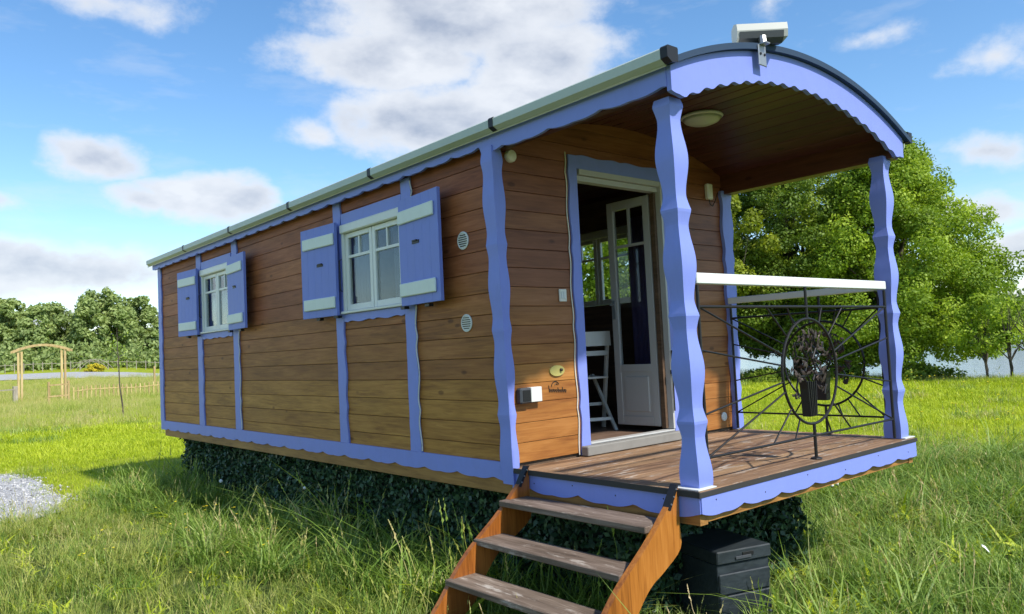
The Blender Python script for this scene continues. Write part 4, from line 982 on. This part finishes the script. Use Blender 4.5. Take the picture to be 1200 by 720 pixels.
# ------------------------------------------------------------------ grass
def blade_clump(name, nb_, h, spread, w_, bend, mat, rg, seg=3, stalks=0):
    V = []; F = []; T = []
    for i in range(nb_):
        bx_, by_ = rg.normal(0, spread, 2); hh = h*rg.uniform(.45, 1.15); a = rg.uniform(0, 2*PI); bd_ = bend*rg.uniform(.3, 1.5)*hh; wd = w_*rg.uniform(.7, 1.3)
        ca, sa = math.cos(a), math.sin(a); fa = a+PI/2+rg.uniform(-.5, .5); px_, py_ = math.cos(fa)*wd/2, math.sin(fa)*wd/2; n0 = len(V); tn = rg.uniform(0, 1)
        for k in range(seg+1):
            t = k/seg; o_ = bd_*t**2; z = hh*(t-.28*min(1, bend*1.2)*t**3); q_ = 1-t**1.6
            if k < seg: V += [(bx_+ca*o_-px_*q_, by_+sa*o_-py_*q_, z), (bx_+ca*o_+px_*q_, by_+sa*o_+py_*q_, z)]
            else: V.append((bx_+ca*o_, by_+sa*o_, z))
        for k in range(seg-1): F.append([n0+2*k, n0+2*k+1, n0+2*k+3, n0+2*k+2]); T.append(tn)
        F.append([n0+2*seg-2, n0+2*seg-1, n0+2*seg]); T.append(tn)
    for i in range(stalks):
        bx_, by_ = rg.normal(0, spread, 2); hh = h*rg.uniform(1.15, 1.55); a = rg.uniform(0, 2*PI); ln = rg.uniform(.05, .22)*hh; n0 = len(V)
        p = [(bx_, by_, 0), (bx_+math.cos(a)*ln*.4, by_+math.sin(a)*ln*.4, hh*.7), (bx_+math.cos(a)*ln, by_+math.sin(a)*ln, hh)]
        for j in range(2):
            V += [(p[j][0]-.0012, p[j][1], p[j][2]), (p[j][0]+.0012, p[j][1], p[j][2]), (p[j+1][0]+.0012, p[j+1][1], p[j+1][2]), (p[j+1][0]-.0012, p[j+1][1], p[j+1][2])]
            F.append([n0, n0+1, n0+2, n0+3]); T.append(.95); n0 = len(V)
        for j in range(7):
            t = j/7; c_ = [p[1][q2]+(p[2][q2]-p[1][q2])*(.35+.65*t) for q2 in range(3)]; aa = rg.uniform(0, 2*PI); s_ = .011*(1.1-t*.7); n0 = len(V)
            V += [(c_[0], c_[1], c_[2]-s_), (c_[0]+math.cos(aa)*s_*.7, c_[1]+math.sin(aa)*s_*.7, c_[2]), (c_[0], c_[1], c_[2]+s_*1.4), (c_[0]-math.cos(aa)*s_*.2, c_[1]-math.sin(aa)*s_*.2, c_[2])]
            F.append([n0, n0+1, n0+2, n0+3]); T.append(1.0)
    me = bpy.data.meshes.new(name); me.from_pydata(V, [], F); me.materials.append(mat)
    at_ = me.attributes.new('tint', 'FLOAT', 'FACE'); at_.data.foreach_set('value', T)
    return bpy.data.objects.new(name, me)
def scatter(name, label, cat, pts, rotz, scl, protos, tilt=.0, kind='stuff', idx=None):
    rg = np.random.default_rng(len(pts)); n = len(pts)
    pc = bpy.data.collections.new(name+'_kinds')
    for i, p in enumerate(protos): p.name = '%s_kind_%02d' % (name, i); pc.objects.link(p)
    o3 = pts.mean(0); me = bpy.data.meshes.new(name); me.vertices.add(n); me.vertices.foreach_set('co', (pts-o3).astype(np.float32).ravel())
    r = np.zeros((n, 3), np.float32); r[:, 2] = rotz; r[:, 0] = rg.normal(0, tilt, n); r[:, 1] = rg.normal(0, tilt, n)
    a = me.attributes.new('rot', 'FLOAT_VECTOR', 'POINT'); a.data.foreach_set('vector', r.ravel())
    a = me.attributes.new('scl', 'FLOAT', 'POINT'); a.data.foreach_set('value', scl.astype(np.float32))
    a = me.attributes.new('pick', 'INT', 'POINT'); a.data.foreach_set('value', (rg.integers(0, len(protos), n) if idx is None else idx).astype(np.int32))
    o = bpy.data.objects.new(name, me); put(o, None, o3); tag(o, label, cat, kind=kind)
    ng = bpy.data.node_groups.new(name, 'GeometryNodeTree'); ng.interface.new_socket('Geometry', in_out='INPUT', socket_type='NodeSocketGeometry'); ng.interface.new_socket('Geometry', in_out='OUTPUT', socket_type='NodeSocketGeometry')
    gi = ng.nodes.new('NodeGroupInput'); go = ng.nodes.new('NodeGroupOutput'); ip = ng.nodes.new('GeometryNodeInstanceOnPoints'); ci = ng.nodes.new('GeometryNodeCollectionInfo')
    ci.inputs['Collection'].default_value = pc; ci.inputs['Separate Children'].default_value = True; ci.inputs['Reset Children'].default_value = True
    def na(nm, ty): x = ng.nodes.new('GeometryNodeInputNamedAttribute'); x.data_type = ty; x.inputs[0].default_value = nm; return x.outputs[0]
    er = ng.nodes.new('FunctionNodeEulerToRotation'); ng.links.new(na('rot', 'FLOAT_VECTOR'), er.inputs[0])
    ip.inputs['Pick Instance'].default_value = True
    ng.links.new(gi.outputs[0], ip.inputs['Points']); ng.links.new(ci.outputs[0], ip.inputs['Instance']); ng.links.new(na('pick', 'INT'), ip.inputs['Instance Index'])
    ng.links.new(er.outputs[0], ip.inputs['Rotation']); ng.links.new(na('scl', 'FLOAT'), ip.inputs['Scale']); ng.links.new(ip.outputs[0], go.inputs[0])
    md = o.modifiers.new('scatter', 'NODES'); md.node_group = ng
    return o
def wedge(r0, r1, dens, rg, a0=2, a1=80):
    A_ = .5*rad(a1-a0)*(r1*r1-r0*r0); n = int(A_*dens); r = np.sqrt(rg.uniform(r0*r0, r1*r1, n)); a = np.radians(rg.uniform(a0, a1, n))
    x = CAM.x+r*np.sin(a); y = CAM.y+r*np.cos(a); return x, y, r, np.degrees(a)
def inpath(x, y):
    e = .07*np.sin(y*5.1+1)+.05*np.sin(y*11.3)+.04*np.sin(y*23+x*9)
    return (y > 7.6+.12*np.sin(x*7)) & (y < 12.8+.1*np.sin(x*5)) & (x < -1.22+e-.9*np.clip((8.1-y)/.6, 0, 1)-.7*np.clip((y-12.0)/.8, 0, 1)) & (np.sin(x*17+y*5)*np.sin(y*13-x*4) < .93)
def under(x, y): return (x > .15) & (x < 1.9) & (y > .6) & (y < 8.15)
def inbox(x, y): return (x > .36) & (x < .92) & (y > .05) & (y < .75)
def instep(x, y): return (x > -.97) & (x < 0) & (y > .1) & (y < 1.3)
def shore_s(x, y): return (x-SH0[0])*SHN[0]+(y-SH0[1])*SHN[1]+1.2*np.sin(y*.11)+.5*np.sin(y*.31+1)
rg = np.random.default_rng(17)
def field(x, y, k=1.0): return np.sin(x*1.1*k+2*np.sin(y*.7*k))*np.sin(y*1.3*k+1.5*np.sin(x*.9*k+1))
# 1 long grass in front: olive on the left, deep green on the right and against the hedge
x, y, r, a = wedge(2.6, 12.5, 95, rg, -4, 86)
edge = 11.0+.8*field(x, y, .8)
keep = ~under(x, y) & ~inpath(x, y) & ~inbox(x, y) & (r < edge)
x, y, r, a = x[keep], y[keep], r[keep], a[keep]
near_hedge = np.exp(-np.clip(np.abs(x+.05), 0, 9)/.7)*(y > .6)*(y < 8.6)
olive = (x < -.75+.4*field(x, y, .7)) & (y > 1.0)
scl = (.62+.30*field(x, y)+.75*near_hedge*np.clip((7.5-y)/5, .2, 1)+.25*(~olive))*np.random.default_rng(2).uniform(.7, 1.25, len(x))
scl = np.where((y > 8) & (x < .4), scl*.7, scl); scl = np.where(instep(x, y) | ((x > 0) & (x < 2.45) & (y > 0) & (y < .6)), scl*.55, scl)
scl = np.clip(scl, .28, 1.7)
pts = np.stack([x, y, ground_h(x, y)-.01], 1)
GL = [blade_clump('l', 30, .28, .055, .0085, .8, M_gr['long'], rg, 4, s) for s in (0, 1, 0, 2, 0)]+[blade_clump('l', 24, .40, .05, .011, 1.2, M_gr['long'], rg, 4, 0) for _ in range(2)]+[blade_clump('w', 13, .17, .05, .034, 1.1, M_gr['bright'], rg, 4, 0), blade_clump('d', 12, .27, .06, .005, .6, M_gr['pale'], rg, 4, 3), blade_clump('d', 10, .22, .07, .006, 1.3, M_gr['pale'], rg, 4, 1)]
GO = [blade_clump('o', 32, .24, .06, .0075, .85, M_gr['olive'], rg, 4, s) for s in (0, 2, 1, 3)]+[blade_clump('o', 30, .24, .06, .008, .8, M_gr['long'], rg, 4, 1) for _ in range(2)]+[blade_clump('w', 14, .13, .05, .030, 1.1, M_gr['bright'], rg, 4, 0), blade_clump('d', 10, .30, .07, .006, 1.3, M_gr['pale'], rg, 4, 2)]
sel = ~olive
scatter('long_grass', 'long green grass growing in front of the caravan and under the porch', 'grass', pts[sel], rg.uniform(0, 6.28, sel.sum()), scl[sel], GL, .22)
scatter('rough_grass', 'olive green rough grass in the left foreground', 'grass', pts[olive], rg.uniform(0, 6.28, olive.sum()), scl[olive]*.92, GO, .22)
# 2 bright short sward behind it
x, y, r, a = wedge(9.8, 34, 30, rg, 2, 80)
keep = ~under(x, y) & ~inpath(x, y) & (r > 10.4+.8*field(x, y, .8)) & (shore_s(x, y) < .6) & ((a < 20) | (a > 55) | (x > 2.7)) & (rg.uniform(0, 1, len(r)) < np.clip(22/r, .35, 1))
x, y, r = x[keep], y[keep], r[keep]; pts = np.stack([x, y, ground_h(x, y)-.01], 1)
GB = [blade_clump('b', 46, .10, .13, .009, .7, M_gr['bright'], rg, 2, 0) for s in range(5)]+[blade_clump('b', 30, .20, .09, .010, .7, M_gr['long'], rg, 3, 0), blade_clump('b', 30, .17, .10, .010, .7, M_gr['pale'], rg, 3, 2)]
s_ = (.75+.35*field(x, y, .5))*np.clip(r/14, .8, 1.8)
scatter('meadow_grass', 'bright yellow green short meadow grass around the caravan', 'grass', pts, rg.uniform(0, 6.28, len(x)), np.clip(s_, .8, 2), GB, .1, idx=np.where(field(x, y, .9)+.5*field(x, y, 2.3)+rg.uniform(-.8, .8, len(x)) > 1.25, rg.integers(5, 7, len(x)), rg.integers(0, 5, len(x))))
# 3 pale flowering grass farther out on the left, and along the shore
x, y, r, a = wedge(24, 82, 8, rg, 2, 19); keep = (shore_s(x, y) < -3) & (rg.uniform(0, 1, len(r)) < np.clip(34/r, .3, 1)); x2, y2, r2 = x[keep], y[keep], r[keep]
t = rg.uniform(-6, 26, 2600); s2 = rg.uniform(-1.8, .9, 2600); xs_ = SH0[0]+SHD[0]*t+SHN[0]*s2; ys_ = SH0[1]+SHD[1]*t+SHN[1]*s2
x = np.concatenate([x2, xs_]); y = np.concatenate([y2, ys_]); r = np.hypot(x-CAM.x, y-CAM.y); pts = np.stack([x, y, ground_h(x, y)-.02], 1)
GPa = [blade_clump('p', 30, .42, .16, .014, .35, M_gr['pale'], rg, 2, s) for s in (3, 5, 6, 4)]
s_ = (.7+.3*field(x, y, .3))*np.clip(r/38, .8, 1.5); s_[len(x2):] *= .75
scatter('tall_pale_grass', 'tall pale flowering grass in the far meadow and along the lake shore', 'grass', pts, rg.uniform(0, 6.28, len(x)), np.clip(s_, .35, 1.6), GPa, .08)
# flowers
def flower_proto(mat, r_, h):
    g = G().tube([(0, 0, 0), (.005, 0, h)], .0012, 4); ns = len(g.F)
    V = [(.005+r_*math.cos(a), r_*math.sin(a), h+.006) for a in lin(0, 2*PI, 8)[:-1]]; n = len(g.V); g.add(V+[(.005, 0, h)], [[i, (i+1) % 7, 7] for i in range(7)])
    me = bpy.data.meshes.new('flower'); me.from_pydata([tuple(v) for v in g.V], [], g.F); me.materials.append(M_gr['long']); me.materials.append(mat)
    for i_, p_ in enumerate(me.polygons): p_.material_index = 0 if i_ < ns else 1
    return bpy.data.objects.new('flower', me)
fx = np.concatenate([rg.normal(-1.0, .5, 26), rg.uniform(7, 20, 420), rg.uniform(-2, 2, 16)]); fy = np.concatenate([rg.normal(4.9, .6, 26), rg.uniform(-1, 9, 420), rg.uniform(3, 6, 16)])
pts = np.stack([fx, fy, ground_h(fx, fy)], 1)
scatter('buttercups', 'scattered small yellow buttercups in the meadow', 'flowers', pts, rg.uniform(0, 6, len(fx)), np.where(fx > 5, 1.7, 1.0), [flower_proto(M_yel, .012, .27), flower_proto(M_yel, .010, .22)], .1)
def clock(px, py, z, label, nm='dandelion_clock', r_=.02):
    # seed head on a stem, placed on the ground where it stands
    d = (_f+_r*((px-600)/FPX)-_u*((py-360)/FPX)); t = (z-CAM.z)/d.z; p = CAM+d*t; g0 = gh(p.x, p.y)
    root = empty(nm, (p.x, p.y, g0), label, 'flower'); G().tube([(p.x+.01, p.y, g0), (p.x, p.y, z)], .002, 5).build('stem', M_gr['long'], root)
    G().lathe([(r_*math.sin(a)+.0004, -r_*math.cos(a)) for a in lin(0, PI, 7)], (p.x, p.y, z), 2, 12).build('seed_head', M_wht, root)
clock(259, 564, GZ+.32, 'white dandelion clock in front of the hedge near the caravan back'); clock(357, 572, GZ+.42, 'white dandelion clock in front of the hedge at mid length of the caravan', r_=.014)
clock(975, 569, GZ+.25, 'pair of white flowers in the grass below the right deck edge, left one', 'white_flower', .014); clock(981, 567, GZ+.26, 'pair of white flowers in the grass below the right deck edge, right one', 'white_flower', .014)
d = (_f+_r*((1155-600)/FPX)-_u*((645-360)/FPX)); t = (GZ+.2-CAM.z)/d.z; p = CAM+d*t
g = G().strip([p+Vector((-.02, .01, .025)), p+Vector((0, 0, .01)), p+Vector((.022, -.015, -.02))], [p+Vector((-.012, .012, .035)), p+Vector((.012, .004, .022)), p+Vector((.03, -.01, -.012))], (.003, .006, .002))
tag(g.build('white_scrap', M_wht), 'small white scrap caught in the long grass at the lower right', 'scrap')
# loose stones on the gravel
def stone(s):
    V = [Vector(v).normalized()*rg.uniform(.7, 1.2) for v in ((1, 0, 0), (-1, 0, 0), (0, 1, 0), (0, -1, 0), (0, 0, .7), (0, 0, -.7))]
    me = bpy.data.meshes.new('stone'); me.from_pydata([tuple(v*s) for v in V], [], [[0, 2, 4], [2, 1, 4], [1, 3, 4], [3, 0, 4], [2, 0, 5], [1, 2, 5], [3, 1, 5], [0, 3, 5]])
    me.materials.append(M_stone); return bpy.data.objects.new('stone', me)
b = MB('stone'); rr_ = b.n('ShaderNodeObjectInfo').outputs['Random']; b.col(b.ramp(rr_, [(0, (.14, .14, .15)), (.5, (.36, .36, .365)), (1, (.62, .61, .60))])); b.rough(.85); M_stone = b.m
sx = rg.uniform(-3.6, -.9, 9000); sy = rg.uniform(7.3, 13.0, 9000); k = inpath(sx-.16+.14*rg.uniform(-1, 1, 9000)*rg.uniform(0, 1, 9000), sy); sx, sy = sx[k], sy[k]; pts = np.stack([sx, sy, ground_h(sx, sy)+.020], 1)
scatter('gravel_stones', 'loose grey stones on the gravel path', 'gravel', pts, rg.uniform(0, 6, len(sx)), rg.uniform(.6, 1.7, len(sx)), [stone(.007), stone(.010), stone(.014)], .5)
bpy.context.view_layer.update()
